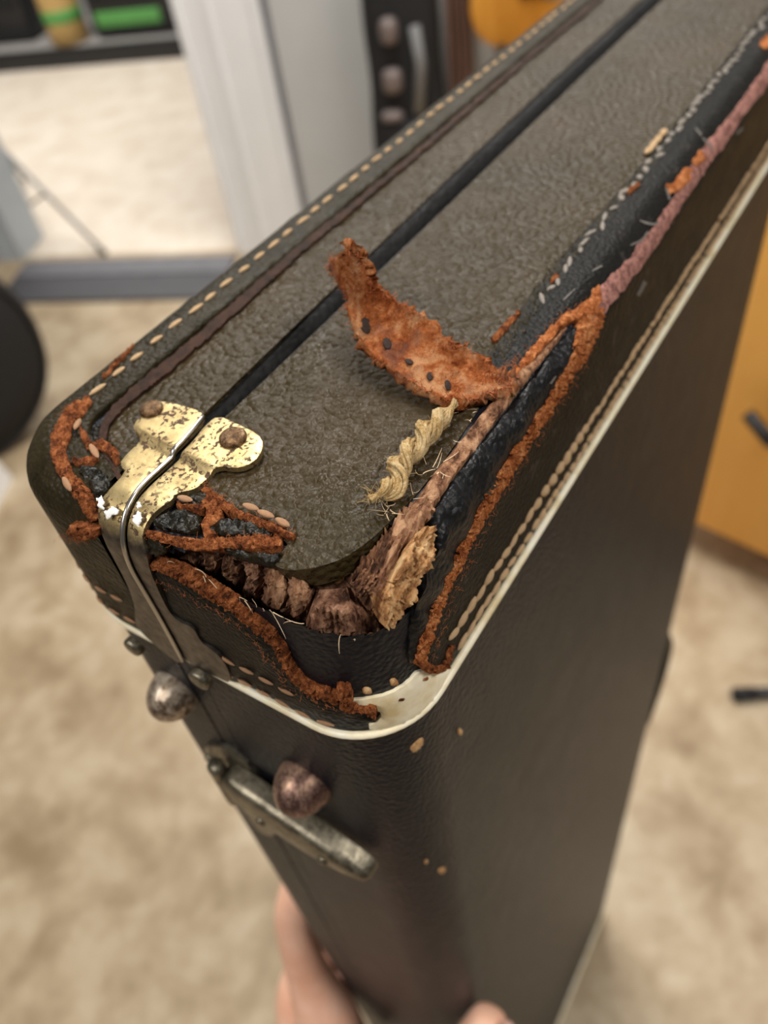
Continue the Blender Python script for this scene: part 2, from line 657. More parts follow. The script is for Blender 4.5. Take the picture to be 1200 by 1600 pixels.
M['floor'] = floor_mat('mottled_beige_floor', sr(146, 125, 96), sr(176, 156, 127), sr(198, 182, 155))
M['floor2'] = floor_mat('pale_floor', sr(214, 198, 178), sr(228, 214, 196), sr(236, 226, 210))
M['wallgrey'] = plain('grey_wall_paint', sr(186, 187, 186), 0.6, scale=4, var=0.04)
M['white'] = plain('white_frame_paint', sr(236, 237, 238), 0.45, scale=6, var=0.03)
M['blueframe'] = plain('blue_grey_frame', sr(176, 184, 190), 0.45, scale=6, var=0.04)
M['sill'] = plain('dark_grey_threshold', sr(74, 73, 76), 0.5, 0.0, scale=30)
M['tread'] = plain('grey_step_tread', sr(108, 107, 111), 0.5, 0.0, scale=30)
M['blk'] = plain('black_cloth', sr(24, 24, 26), 0.75, bump=(400, 0.4, 0.001))
M['blk2'] = plain('black_plastic', sr(28, 28, 30), 0.4)


def quad_floor(name, pts, z0, z1, mat):
    n = len(pts)
    V = [(*p, z0) for p in pts] + [(*p, z1) for p in pts]
    F = [list(range(n, 2 * n)), list(range(n))[::-1]] + [[i, (i + 1) % n, n + (i + 1) % n, n + i] for i in range(n)]
    return meshobj(name, V, F, mat, None, False)


def wp(t, d=0.0):
    return tuple(WB + WD * t - WN * d)          # t along the wall, d behind its near face


tag(quad_floor('floor', [wp(-4, 0), wp(5, 0), tuple(np.array(wp(5, 0)) + WN * 6), tuple(np.array(wp(-4, 0)) + WN * 6)][::-1], -0.05, 0.0, M['floor']), 'mottled beige floor of the near room', kind='structure')
tag(quad_floor('floor', [wp(-4, 6), wp(5, 6), wp(5, 0), wp(-4, 0)][::-1], -0.05, 0.0005, M['floor2']), 'pale floor of the room beyond the doorway', kind='structure')


def wall_piece(name, t0, t1, z0, z1, mat, d0=0.0, d1=0.12, label=None, parent=None):
    V = []
    for z in (z0, z1):
        for (t, d) in ((t0, d0), (t1, d0), (t1, d1), (t0, d1)):
            V.append((*wp(t, d), z))
    F = [[3, 2, 1, 0], [4, 5, 6, 7], [0, 1, 5, 4], [1, 2, 6, 5], [2, 3, 7, 6], [3, 0, 4, 7]]
    o = meshobj(name, V, F, mat, parent, False)
    if parent is None:
        tag(o, label, kind='structure')
    return o


wall_piece('wall_back', 0.232, 3.4, 0, 2.6, M['wallgrey'], label='plain grey wall right of the doorway')
wall_piece('wall_back', -3.2, -1.06, 0, 2.6, M['wallgrey'], label='grey wall left of the doorway')
tr = wall_piece('trim_1', -0.0, 0.235, 0, 2.6, M['white'], -0.025, 0.14, 'white door casing right of the doorway')
wall_piece('casing_edge', 0.0, 0.018, 0, 2.6, M['white'], -0.034, -0.025, parent=tr)
wall_piece('casing_bead', 0.085, 0.10, 0, 2.6, M['white'], -0.031, -0.025, parent=tr)
wall_piece('casing_edge', 0.215, 0.232, 0, 2.6, M['white'], -0.034, -0.025, parent=tr)
wall_piece('casing_shadow', 0.235, 0.252, 0, 2.6, M['tread'], -0.012, 0.0, parent=tr)  # dark strip standing in for the shadow gap beside the casing
tl = wall_piece('trim_2', -1.06, -0.80, 0, 2.6, M['blueframe'], -0.025, 0.14, 'blue-grey door casing left of the doorway')
wall_piece('casing_bead', -0.87, -0.855, 0, 2.6, M['blueframe'], -0.032, -0.025, parent=tl)
sl = wall_piece('trim_3', -0.76, 0.0, 0, 0.012, M['sill'], -0.30, -0.06, 'dark grey threshold across the doorway')
wall_piece('tread_strip', -0.76, 0.0, 0.012, 0.016, M['tread'], -0.16, -0.06, parent=sl)

# ------------------------------------------------------------------ the guitar case
case = empty('guitar_case', tuple(CASE_LOC), 0, 'worn black and olive guitar case with a torn corner, held upright in a hand', 'guitar case')

CAVITY = [(236, 872), (262, 862), (300, 858), (350, 862), (410, 876), (440, 886), (520, 878), (580, 842), (632, 800), (668, 772),
          (690, 830), (681, 870), (664, 915), (640, 955), (618, 976), (590, 988), (540, 995), (485, 984), (430, 962), (380, 938), (320, 913), (270, 892)]


def arc(cx, cy, r, a0, a1, n):
    return [(cx + r * math.cos(a0 + (a1 - a0) * i / n), cy + r * math.sin(a0 + (a1 - a0) * i / n)) for i in range(n + 1)]


def shell(name, path, mat, hole=None, dense=None):
    path = np.array(path)
    t = np.gradient(path, axis=0)
    t /= np.linalg.norm(t, axis=1, keepdims=True)
    nn = np.stack([t[:, 1], -t[:, 0]], -1)
    rings = [(RN, -CH + 0.02), (0.0, -CH + 0.02 + RN)]
    rings += [(0.0, z) for z in np.linspace(-CH + 0.3, -0.6, 12)]
    rings += [(0.0, z) for z in np.arange(-0.5, -RN, 0.006 if hole else 0.04)]
    for i in range(9):
        a = i / 8 * math.pi / 2
        rings.append((RN * (1 - math.cos(a)), -RN + RN * math.sin(a)))
    for k in range(1, 13):
        rings.append((RN + k * 0.006, 0.0))
    V = []
    m_ = len(path)
    for ins, z in rings:
        q = path - nn * ins
        V += [(a, b, z) for a, b in q]
    F = []
    for i in range(len(rings) - 1):
        for k in range(m_ - 1):
            F.append([i * m_ + k, i * m_ + k + 1, (i + 1) * m_ + k + 1, (i + 1) * m_ + k])
    V = np.array(V)
    if hole is not None:
        c = np.array([V[f].mean(0) for f in F])
        px = project(c)
        near = (c[:, 0] < 0.6) & (c[:, 2] > -0.4)
        kill = inside(px, hole) & near
        F = [f for f, k in zip(F, kill) if not k]
    L = len(rings) - 1
    F.append([L * m_ + k for k in range(m_)])
    F.append([k for k in range(m_)][::-1])
    # the open side along the seam is closed by one flat face
    F.append([i * m_ for i in range(len(rings))] + [i * m_ + m_ - 1 for i in range(len(rings))][::-1])
    o = meshobj(name, w(V), F, mat, case)
    o.data.set_sharp_from_angle(angle=0.8)
    return o


bp = [(0, y) for y in np.arange(0.0, Y0 + RF, -0.006)] + arc(RF, Y0 + RF, RF, math.pi, 1.5 * math.pi, 30)
bp += [(x, Y0) for x in np.arange(RF + 0.006, 0.72, 0.006)] + [(x, Y0) for x in np.arange(0.75, CW - RF, 0.1)]
bp += arc(CW - RF, Y0 + RF, RF, 1.5 * math.pi, 2 * math.pi, 10) + [(CW, -0.1), (CW, 0.0)]
body = shell('body_shell', bp, M['black'], CAVITY)
lp = [(CW, 0.048), (CW, 0.1)] + arc(CW - RB, Y1 - RB, RB, 0, math.pi / 2, 10) + [(x, Y1) for x in np.arange(CW - RB - 0.1, RB, -0.1)]
lp += arc(RB, Y1 - RB, RB, math.pi / 2, math.pi, 20) + [(0, 0.1), (0, 0.048)]
lid = shell('lid_shell', lp, M['black'])
# seam lip between lid and body
V, F = [], []
prof = [(0.008, -0.07), (0.009, -0.030), (0.014, -0.016), (0.024, -0.006), (0.036, 0.0), (0.048, 0.002), (0.0515, -0.004), (0.0515, -0.07)]
for x in np.linspace(0.02, CW - 0.02, 60):
    V += [(x, y, z) for y, z in prof]
k = len(prof)
for i in range(59):
    for j in range(k - 1):
        F.append([i * k + j, (i + 1) * k + j, (i + 1) * k + j + 1, i * k + j + 1])
meshobj('seam_lip', w(np.array(V)), F, M['lip'], case)
vv, ff = box_vf((0.0015, 0.0045, -CH + 0.05), (0.06, 0.0485, -RN - 0.01))
meshobj('seam_lip', w(np.array(vv)), ff, M['black'], case, False)

# olive covering of the two top faces
OLIVE_BODY = [(183, 806), (353, 651), (440, 568), (617, 401), (797, 226), (1030, 3), pj(2.1, -0.002, 0), pj(2.1, -0.262, 0), (1170, 47), (1083, 160), (957, 313), (883, 393),
              (768, 545), (766, 600), (744, 640), (700, 706), (650, 768), (612, 806), (575, 842), (535, 868), (490, 884), (445, 888), (422, 880), (440, 862), (452, 846), (400, 812), (350, 782), (315, 758), (270, 784), (225, 815)]


def olive_disp(x, y):
    # the covering sags and its torn lip turns down over the broken corner
    e = 0.0
    p = np.array([x, y])
    lip = [(445, 888), (535, 868), (612, 806), (700, 706), (755, 622)]
    d = 1e9
    for a, b in zip(lip[:-1], lip[1:]):
        a, b = np.array(a, float), np.array(b, float)
        t = np.clip(((p - a) @ (b - a)) / ((b - a) @ (b - a)), 0, 1)
        d = min(d, np.linalg.norm(p - a - t * (b - a)))
    if d < 40:
        e -= 0.0055 * (1 - d / 40) ** 2
    return e + 0.0015 * abs(nz(x, y, 0.012))


olive = patch('body_top_panel', OLIVE_BODY, M['olive'], case, th=0.008, step=7, inner=13, disp=olive_disp, smooth=1, edge=0.8, base=-0.03)
OLIVE_LID = [(190, 765), (160, 692), (156, 668), (173, 640), (247, 579), (467, 386), (620, 262), (800, 106), (930, 0), pj(2.1, 0.177, 0), pj(2.1, 0.053, 0), (1003, -3), (800, 183), (580, 393), (400, 566), (330, 634), (260, 704)]
patch('lid_top_panel', OLIVE_LID, M['olive'], case, th=0.006, step=9, inner=18, smooth=1, edge=0.7)

# leather end cap: what is left of it, piece by piece
pc = pj


def lid_cap():
    path = np.array([(x, y) for x, y in lp if y > 0.06])
    path = np.concatenate([[(CW, 0.05)], densify(path, 0.015, False), [(0, 0.05)]])
    t = np.gradient(path, axis=0)
    t /= np.linalg.norm(t, axis=1, keepdims=True)
    nn = np.stack([t[:, 1], -t[:, 0]], -1)
    up_ = 0.010
    rings = [(0.094, -0.003), (0.094, up_ * 0.6), (0.0915, up_)] + [(i, up_) for i in (0.08, 0.065, 0.05)]
    rings += [(RN - (RN + up_) * math.sin(a), -RN + (RN + up_) * math.cos(a)) for a in np.linspace(0.0, math.pi / 2, 9)]
    rings += [(-up_, z) for z in np.arange(-0.07, -0.29, -0.03)] + [(-up_ * 0.6, -0.298), (0.003, -0.298)]
    V, F = [], []
    m_ = len(path)
    for r_, (ins, z) in enumerate(rings):
        for k_, p in enumerate(path):
            q = p - nn[k_] * (ins + (0.004 * nz(k_, 0, 0.35) if r_ < 3 else 0))
            V.append((q[0], q[1], z + 0.0015 * nz(q[0] + z, q[1], 26, 2) * (0 < r_ < len(rings) - 2)))
    for i in range(len(rings) - 1):
        for k_ in range(m_ - 1):
            F.append([i * m_ + k_, (i + 1) * m_ + k_, (i + 1) * m_ + k_ + 1, i * m_ + k_ + 1][::-1])
    return meshobj('lid_cap', w(np.array(V)), F, M['capolive'], case)


lidband = lidcap = lid_cap()
ribbon('worn_edge', [(192, 757), (166, 706), (158, 676), (176, 643), (247, 584), (350, 497), (467, 390), (620, 267), (800, 110), (930, 4), pc(2.1, 0.183, 0)], [8, 18, 14, 10, 8, 7, 6], M['wornred'], case, th=0.0108, edge=1.0, fuzz=0.0004, rag=2.4)
capfront = patch('front_cap', [(938, 462), (1013, 377), (1067, 290), (1120, 217), (1183, 127), pc(2.1, Y0 + 0.012, -0.01), pc(2.1, Y0, -0.15), pc(2.1, Y0, -0.292), (1190, 243), (1105, 382), (1000, 553), (870, 760), (787, 893), (742, 965), (712, 1018), (700, 1030), (690, 1046), (660, 1044),
                  (668, 1000), (700, 915), (735, 845), (768, 772), (815, 705), (850, 655), (885, 600), (918, 520), (930, 490)],
                 M['cap'], case, th=0.010, step=5, inner=6.5, rag=1.0, smooth=1, edge=0.97)
topband = patch('top_band', [(768, 548), (883, 396), (957, 315), (1083, 163), (1170, 49), pc(2.1, -0.264, 0), pc(2.1, Y0 + 0.02, -0.01), (1183, 127), (1120, 217), (1067, 290), (1013, 377), (938, 462), (918, 478), (880, 500), (850, 535), (810, 583), (785, 596), (764, 590), (762, 565)],
                M['cap'], case, th=0.010, step=5, inner=6.5, rag=1.0, smooth=1, edge=0.97)
ribbon('olive_scuff', [(775, 560), (830, 480), (883, 408), (957, 326), (1083, 172), (1165, 70), pc(2.0, -0.27, 0)], [30, 20, 14, 10, 8], M['capolive'], case, th=0.0100, rag=2)
capleft = patch('side_cap', [(228, 884), (262, 896), (310, 920), (350, 948), (400, 985), (432, 1018), (450, 1052), (478, 1082), (520, 1098), (545, 1104), (572, 1118), (594, 1126), (584, 1134), (540, 1128), (480, 1112), (410, 1087), (345, 1056), (280, 1015), (215, 962), (205, 900)],
                M['cap'], case, th=0.010, step=7, inner=11, rag=0.8, rough=0.003, smooth=1)
# worn pink edge and torn rust-coloured leather
ribbon('worn_edge', [(925, 505), (940, 468), (985, 418), (1020, 372), (1045, 335), (1075, 288), (1098, 250), (1130, 210), (1165, 160), (1200, 118), pc(2.1, Y0 + 0.016, -0.012)], [24, 28, 22, 18, 25, 17, 22, 24, 16], M['pink'], case, th=0.0104, fuzz=0.0, edge=0.99, rag=2.0, seed=4)
for ln, wd, sd in [([(1046, 300), (1068, 282), (1078, 262)], [6, 20, 10], 1), ([(1040, 288), (1062, 296)], [4, 9], 2), ([(1085, 258), (1100, 240)], [10, 18], 3), ([(1190, 72), (1204, 60)], [10, 22], 8)]:
    ribbon('torn_edge', ln, wd, M['suede'], case, th=0.0135, rag=3, seed=sd)
ribbon('torn_edge', [(657, 1040), (664, 1010), (680, 965), (700, 915), (722, 870), (738, 838), (768, 775), (795, 738), (815, 705), (836, 672), (858, 640), (885, 596), (905, 555), (922, 515), (930, 480)],
       [17, 18, 15, 14, 15, 13, 17, 21, 18, 16, 14, 16, 22, 38, 32], M['suede'], case, th=0.0120, rag=2.8, rough=0.0018, rs=0.22, seed=2)
ribbon('torn_edge', [(930, 448), (934, 470), (915, 484), (880, 498), (866, 515), (835, 548), (805, 583), (778, 597), (755, 606)], [8, 18, 20, 14, 13, 14, 12, 11, 14], M['suede'], case, th=0.0125, rag=3.4, rough=0.0018, rs=0.22, seed=6)
ribbon('torn_edge', [(656, 1030), (668, 1046), (695, 1048), (702, 1030), (707, 1008)], [14, 16, 11, 9, 5], M['suede_dark'], case, th=0.0135, rag=2.5, seed=9)
ribbon('torn_edge', [(228, 882), (262, 893), (300, 912), (335, 936), (370, 958), (402, 982), (430, 1008), (445, 1040), (462, 1066), (490, 1084), (530, 1096)],
       [8, 10, 13, 12, 11, 13, 10, 11, 10, 13, 16], M['suede_dark'], case, th=0.0118, rag=2.6, rough=0.0018, rs=0.22, seed=12)
ribbon('torn_edge', [(525, 1085), (545, 1092), (535, 1108), (560, 1112), (590, 1110)], [14, 20, 14, 8, 5], M['suede_dark'], case, th=0.0145, rag=2.5, seed=15)
ribbon('torn_edge', [(575, 1116), (588, 1120)], [8, 11], M['suede_dark'], case, th=0.0135, rag=2, seed=16)
ribbon('torn_edge', [(106, 828), (125, 832), (148, 836)], [12, 22, 18], M['suede_dark'], case, th=0.026, rag=3.5, seed=17)
for ln, wd, sd in [([(142, 622), (112, 645), (92, 680), (90, 712), (104, 742), (128, 768), (140, 795), (144, 815)], [10, 24, 28, 22, 24, 24, 16, 10], 20),
                   ([(138, 700), (160, 692), (178, 708), (184, 724)], [10, 18, 14, 8], 21), ([(120, 660), (130, 680), (142, 700)], [8, 12, 8], 22), ([(112, 718), (135, 722), (152, 712)], [8, 13, 10], 23),
                   ([(318, 762), (345, 786), (380, 806), (425, 822), (460, 838)], [8, 13, 12, 10, 10], 24), ([(322, 772), (338, 800), (318, 822), (332, 838)], [22, 26, 12, 20], 25),
                   ([(228, 832), (262, 842), (300, 852), (345, 848), (400, 846), (440, 846)], [10, 15, 20, 18, 20, 14], 26), ([(275, 786), (300, 792), (320, 790)], [6, 9, 8], 27),
                   ([(770, 530), (795, 505), (812, 484)], [8, 9, 6], 28), ([(860, 440), (872, 428)], [5, 10], 29), ([(980, 300), (1000, 285)], [5, 8], 30), ([(208, 536), (160, 590)], [4, 6], 31)]:
    ribbon('torn_edge', ln, wd, M['suede_dark'], case, th=0.0145, rag=2.8, rough=0.003, rs=0.2, seed=sd)
# crackled black scraps of the old band near the clip
for pl, sd in [([(272, 778), (296, 770), (322, 764), (332, 782), (316, 788), (298, 796), (280, 790)], 1), ([(238, 812), (270, 792), (312, 800), (318, 820), (300, 834), (262, 830), (238, 824)], 2),
               ([(318, 822), (345, 806), (385, 812), (420, 826), (428, 840), (400, 838), (360, 834), (330, 836)], 3), ([(226, 836), (250, 842), (262, 858), (250, 872), (228, 866)], 4),
               ([(345, 852), (380, 858), (420, 866), (444, 856), (430, 882), (395, 876), (355, 868)], 5), ([(104, 660), (122, 650), (132, 672), (118, 690), (104, 680)], 6), ([(118, 730), (150, 726), (176, 748), (160, 780), (136, 764)], 7), ([(146, 660), (160, 662), (154, 690), (142, 690)], 8)]:
    patch('leather_scrap', pl, M['oldblack'], case, th=0.0125, step=4, rag=1.8, rough=0.005, rs=0.05, seed=sd, smooth=1)
for pl, sd in [([(640, 1172), (652, 1160), (664, 1152), (660, 1168), (648, 1178)], 1), ([(716, 1142), (722, 1138), (724, 1148), (718, 1150)], 2), ([(663, 1346), (669, 1344), (670, 1350), (664, 1351)], 3), ([(684, 1362), (694, 1354), (699, 1360), (690, 1368)], 4), ([(756, 870), (762, 852), (763, 862), (758, 878)], 5)]:
    patch('scuff', pl, M['pale_wood'], case, th=0.003, step=3, rag=0.8, smooth=1, seed=sd)
patch('scuff', [(612, 1140 - 20), (622, 1117), (626, 1122), (618, 1126)], M['suede'], case, th=0.003, step=3, smooth=1)
for pl in ([(566, 1078), (580, 1077), (582, 1086), (568, 1087)], [(610, 1064), (622, 1062), (625, 1072), (612, 1074)]):
    patch('scuff', pl, M['pale_wood'], case, th=0.004, step=3, rag=1, smooth=1)

for ln, wd in (([(1000, 345), (1018, 352), (1030, 348)], [2, 4, 2]), ([(985, 384), (1002, 376), (1012, 362)], [2, 3, 2]), ([(1098, 216), (1108, 226), (1112, 236)], [2, 4, 2]), ([(1086, 200), (1096, 212)], [2, 3]),
               ([(925, 424), (940, 416)], [2, 3]), ([(880, 470), (898, 452)], [2, 2]), ([(1040, 292), (1046, 312)], [2, 3]), ([(996, 462), (1008, 440)], [4, 7]), ([(860, 600), (868, 588)], [2, 2]), ([(1150, 210), (1160, 200)], [2, 4])):
    ribbon('scratch', ln, wd, M['scratch'], case, th=0.0108, edge=1.0, fuzz=0.0, rag=1.0, inner=2.5, step=2.5)

# bare vinyl showing through the tear and the broken wooden core
patch('exposed_vinyl', [(672, 806), (690, 775), (730, 720), (770, 672), (830, 592), (885, 522), (905, 506), (910, 520), (880, 590), (832, 672), (785, 745), (742, 825), (712, 890), (684, 950), (664, 1000), (656, 1040), (640, 1040), (650, 960), (668, 905), (684, 866), (688, 834)],
      M['vinyl'], case, th=0.010, step=7, inner=8, rag=1.0, disp=lambda x, y: 0.005 * nz(x * 0.8 + y * 0.5, x * 0.5 - y * 0.3, 0.06, 3) + 0.004 * nz(x, y, 0.03, 8), smooth=1)


def rfib(x, y, k):
    u_ = x + 0.55 * (y - 900)
    v_ = y - 0.55 * (x - 630)
    return k * (0.012 * nz(u_, v_ * 0.12, 0.12, 2) - 0.014 * max(0, nz(u_, v_ * 0.1, 0.25, 5)) + 0.005 * nz(u_, v_ * 0.3, 0.5, 3) + 0.010 * nz(x, y, 0.03, 9))


def grain(ax, ay, s, k):
    return lambda x, y: k * (0.9 * abs(nz((x * ax + y * ay) * 0.12, (-x * ay + y * ax), s * 2.2, 12)) - 0.3 + nz((x * ax + y * ay) * 0.25, (-x * ay + y * ax), s, 2) + 0.6 * nz((x * ax + y * ay) * 0.3, (-x * ay + y * ax), s * 2.6, 6))


def smin(*f):
    return lambda x, y: sum(g(x, y) for g in f)


def cracks(x, y):
    e = 0.0
    for (ax_, ay_, bx_, by_, wd_, dp_) in ((410, 878, 402, 955, 2.4, 0.035), (346, 866, 338, 908, 3, 0.03), (484, 890, 486, 980, 2.6, 0.03), (446, 890, 452, 965, 2.5, 0.015), (372, 872, 376, 930, 2.5, 0.015), (548, 950, 556, 992, 3, 0.03)):
        t_ = min(1, max(0, ((x - ax_) * (bx_ - ax_) + (y - ay_) * (by_ - ay_)) / ((bx_ - ax_) ** 2 + (by_ - ay_) ** 2)))
        dd_ = math.hypot(x - ax_ - t_ * (bx_ - ax_), y - ay_ - t_ * (by_ - ay_)) + 2 * nz(x, y, 0.12, 4)
        e -= dp_ * math.exp(-(dd_ / wd_) ** 2)
    return e - 0.11 * math.exp(-((x - 520) / 24) ** 2 - ((y - 926) / 30) ** 2)


def fib(x, y):
    u_ = x - 0.12 * (y - 900)
    return 0.006 * nz(u_, y * 0.12, 0.16, 2) + 0.005 * abs(nz(u_, y * 0.15, 0.4, 5)) + 0.007 * nz(x, y, 0.03, 9) + 0.004 * nz(u_, y * 0.5, 0.5, 3)


patch('wood_core', [(225, 858), (300, 848), (420, 866), (520, 866), (600, 820), (690, 750), (705, 830), (690, 900), (640, 985), (590, 1005), (520, 1008), (440, 985), (330, 932), (240, 892)],
      M['core'], case, th=0.0, lift=-0.026, step=4, inner=3.6, disp=lambda x, y: fib(x, y) + cracks(x, y), smooth=1)
for pl, sd in [([(322, 872), (340, 868), (336, 904), (324, 900)], 1), ([(416, 890), (444, 890), (446, 952), (414, 944)], 2), ([(456, 892), (480, 890), (478, 962), (458, 960)], 5), ([(352, 872), (372, 876), (372, 920), (350, 914)], 6), ([(266, 868), (300, 866), (312, 892), (284, 886)], 8)]:
    patch('wood_splinter', pl, M['core2'], case, th=0.004, lift=-0.026, step=3.2, inner=3.4, rag=2.2, disp=fib, smooth=1, seed=sd, edge=1.0)
patch('wood_splinter', [(478, 962), (500, 950), (540, 945), (580, 958), (596, 984), (560, 994), (510, 992), (482, 984)], M['core'], case, th=0.012, lift=-0.022, step=3.5, inner=3.5, rag=2.5, disp=fib, smooth=1, seed=3, edge=0.85)
patch('wood_splinter', [(556, 872), (600, 832), (640, 796), (668, 790), (664, 820), (640, 850), (622, 890), (604, 940), (592, 980), (576, 962), (556, 930), (548, 900)],
      M['core2'], case, th=0.028, lift=-0.03, step=3.2, inner=3.2, rag=1.8, bd=0.5, disp=smin(lambda x, y: rfib(x, y, 1.0), lambda x, y: 0.02 * (x - 600) / 60), smooth=1, seed=4, edge=0.8)
patch('wood_splinter', [(640, 848), (660, 822), (680, 822), (684, 845), (676, 880), (658, 915), (640, 945), (620, 974), (594, 984), (600, 950), (618, 905), (628, 872)],
      M['pale_wood'], case, th=0.03, lift=-0.012, step=3.0, inner=3.0, rag=1.6, bd=0.2, disp=lambda x, y: rfib(x, y, 0.9), smooth=1, seed=7, edge=0.75)
patch('wood_strip', [(628, 812), (650, 776), (690, 722), (730, 672), (757, 636), (790, 602), (850, 540), (890, 503), (884, 520), (822, 597), (762, 677), (702, 757), (672, 806), (650, 826)],
      M['core2'], case, th=0.012, lift=0.0, step=5, inner=5, rag=1.2, disp=grain(-0.6, 0.8, 0.08, 0.004), smooth=1)
patch('red_lining', [(478, 900), (500, 894), (528, 902), (526, 912), (500, 914), (480, 910)], M['red'], case, th=0.02, lift=-0.075, step=4, rag=1, smooth=1)
patch('straw_lining', [(505, 880), (540, 862), (560, 850), (556, 880), (540, 894), (515, 896)], M['lint'], case, th=0.02, lift=-0.05, step=4, rag=2, smooth=1, rough=0.01, rs=0.1)

# cream piping around the end, and its bare flange at the corner


def perim(z, y_from, x_to, step=0.02):
    """points along the outside of the case at one height, from the back over the side to the front"""
    pts = [(x, Y1) for x in np.arange(2.0, RB, -0.1)] if y_from is None else []
    pts += arc(RB, Y1 - RB, RB, math.pi / 2, math.pi, 10) if y_from is None else []
    y_s = Y1 - RB if y_from is None else y_from
    pts += [(0, y) for y in np.arange(y_s, Y0 + RF, -step)]
    pts += arc(RF, Y0 + RF, RF, math.pi, 1.5 * math.pi, 14)
    pts += [(x, Y0) for x in np.arange(RF + step, x_to, step * 2)]
    return np.array([(a, b, z) for a, b in pts])


pp = perim(-0.309, None, 2.1)
dd = normal(pp)
V, F = tube_mesh(w(pp + dd * 0.003), 0.0068 * U, 8)
piping = meshobj('piping', V, F, M['cream'], case)
patch('piping_flange', [(545, 1098), (575, 1096), (610, 1088), (640, 1070), (658, 1048), (692, 1050), (704, 1036), (708, 1046), (690, 1082), (668, 1112), (640, 1132), (600, 1142), (570, 1142), (598, 1126), (594, 1112), (560, 1112)],
      M['cream'], case, th=0.008, step=5, inner=8, smooth=1, rag=0.5)
for (x, y) in ((628, 1094), (666, 1062)):
    patch('stitch_hole', [(x - 8, y + 4), (x - 4, y - 3), (x + 7, y - 5), (x + 5, y + 2)], M['suede_dark'], case, th=0.0095, step=3, smooth=1)

# stitches: one shared mesh per kind, each stitch an object
sv, sf = lathe_vf([(0.0001, -1), (0.45, -0.85), (0.85, -0.45), (1, 0), (0.85, 0.45), (0.45, 0.85), (0.0001, 1)], 7)


def stitch_mesh(mat):
    me = bpy.data.meshes.new('stitch')
    me.from_pydata([(v[2], v[0], v[1]) for v in sv], [], sf)
    me.polygons.foreach_set('use_smooth', [True] * len(me.polygons))
    me.materials.append(mat)
    return me


SM = {k: stitch_mesh(M[k]) for k in ('thread', 'whitethread', 'darkthread')}


def stitch(P, T, L, r, kind, parent, lift=0.012, tw=0.0):
    P = np.asarray(P, float)[None]
    N = normal(P)[0]
    mt = frame_on(P[0] + N * lift, N, np.asarray(T, float))
    o = bpy.data.objects.new('stitch', SM[kind])
    o.matrix_local = mt @ Matrix.Rotation(tw, 4, 'Z') @ Matrix.Diagonal((L * U, r * U, r * U * 0.7, 1))
    link(o, parent)


for i in range(46):
    x = 0.177 + i * 0.0438 + random.uniform(-0.004, 0.004)
    stitch((x, 0.212 + 0.010 * min(1, x / 1.2) + random.uniform(-0.002, 0.002), 0), (1, 0, 0), 0.0155 + random.uniform(-0.003, 0.002), 0.0048, 'thread', lidband, 0.011, random.uniform(-0.15, 0.05))
for i in range(52):
    x = 0.62 + i * 0.03 + random.uniform(-0.006, 0.006)
    stitch((x, -0.287 + random.uniform(-0.006, 0.006), 0), (1, 0, 0), random.uniform(0.008, 0.016), 0.0062 if x > 0.95 else 0.004, 'whitethread', topband, 0.010, random.uniform(-0.6, 0.6))
for i, x in enumerate((1.14, 1.165, 1.19, 1.22)):
    stitch((x, -0.268, 0), (1, 0, 0), 0.016, 0.0075, 'thread', topband, 0.012, random.uniform(-0.3, 0.3))
for z0, xs in ((-0.213, 0.165), (-0.258, 0.185)):
    x = xs
    while x < 2.05:
        g = 0.027 if z0 > -0.24 or x < 0.4 else 0.024
        bigger = 1.35 if 0.42 < x < 0.62 and z0 > -0.24 else 1.0
        stitch((x, Y0, z0 + random.uniform(-0.003, 0.003)), (1, 0, 0), g * 0.56, random.uniform(0.0058, 0.0082) * bigger, 'thread', capfront, 0.011, random.choice((-1, 1)) * random.uniform(0.1, 0.32))
        x += g * random.uniform(0.92, 1.08)
for z0, y0, y1 in ((-0.224, -0.045, -0.225), (-0.270, -0.095, -0.285)):
    y = y0
    while y > y1:
        P = np.array([0.0 if y > Y0 + RF else RF - math.sqrt(max(0, RF ** 2 - (Y0 + RF - y) ** 2)), y, z0])
        stitch(P, (0, -1, 0), 0.0135, 0.004, 'darkthread', capleft, 0.011, random.uniform(-0.2, 0.1))
        y -= 0.034
for z0, y0, y1 in ((-0.207, 0.2, 0.09), (-0.262, 0.2, 0.09)):
    y = y0
    while y > y1:
        P = np.array([0.0 if y < Y1 - RB else RB - math.sqrt(max(0, RB ** 2 - (y - Y1 + RB) ** 2)), y, z0])
        stitch(P, (0, -1, 0), 0.0135, 0.004, 'darkthread', lidcap, 0.011)
        y -= 0.034
for (a, b) in (((385, 802), (408, 810)), ((408, 812), (432, 822)), ((436, 824), (456, 836)), ((112, 752), (124, 772)), ((132, 668), (124, 684)), ((148, 708), (160, 728)), ((284, 790), (306, 796))):
    P, N = surf(np.array([a, b], float))
    mdl = (P[0] + P[1]) / 2
    stitch(mdl, P[1] - P[0], np.linalg.norm(P[1] - P[0]) * 0.55, 0.005, 'darkthread', lidband if a[0] < 200 else body, 0.016)

# the torn strip of band, curled back over the top
up = np.array([(806, 590), (774, 589), (763, 568), (730, 543), (713, 543), (701, 531), (667, 497), (640, 482), (617, 468), (590, 450), (576, 439), (571, 424), (566, 410), (556, 398), (541, 391)], float)
lo = np.array([(800, 602), (768, 612), (740, 622), (715, 625), (697, 625), (659, 606), (626, 585), (603, 570), (584, 556), (555, 522), (541, 484), (545, 462), (530, 444), (513, 418), (519, 403)], float)


def resample(p, n):
    d = np.r_[0, np.cumsum(np.hypot(*np.diff(p, axis=0).T))]
    d /= d[-1]
    t = np.linspace(0, 1, n)
    return np.stack([np.interp(t, d, p[:, 0]), np.interp(t, d, p[:, 1])], -1)


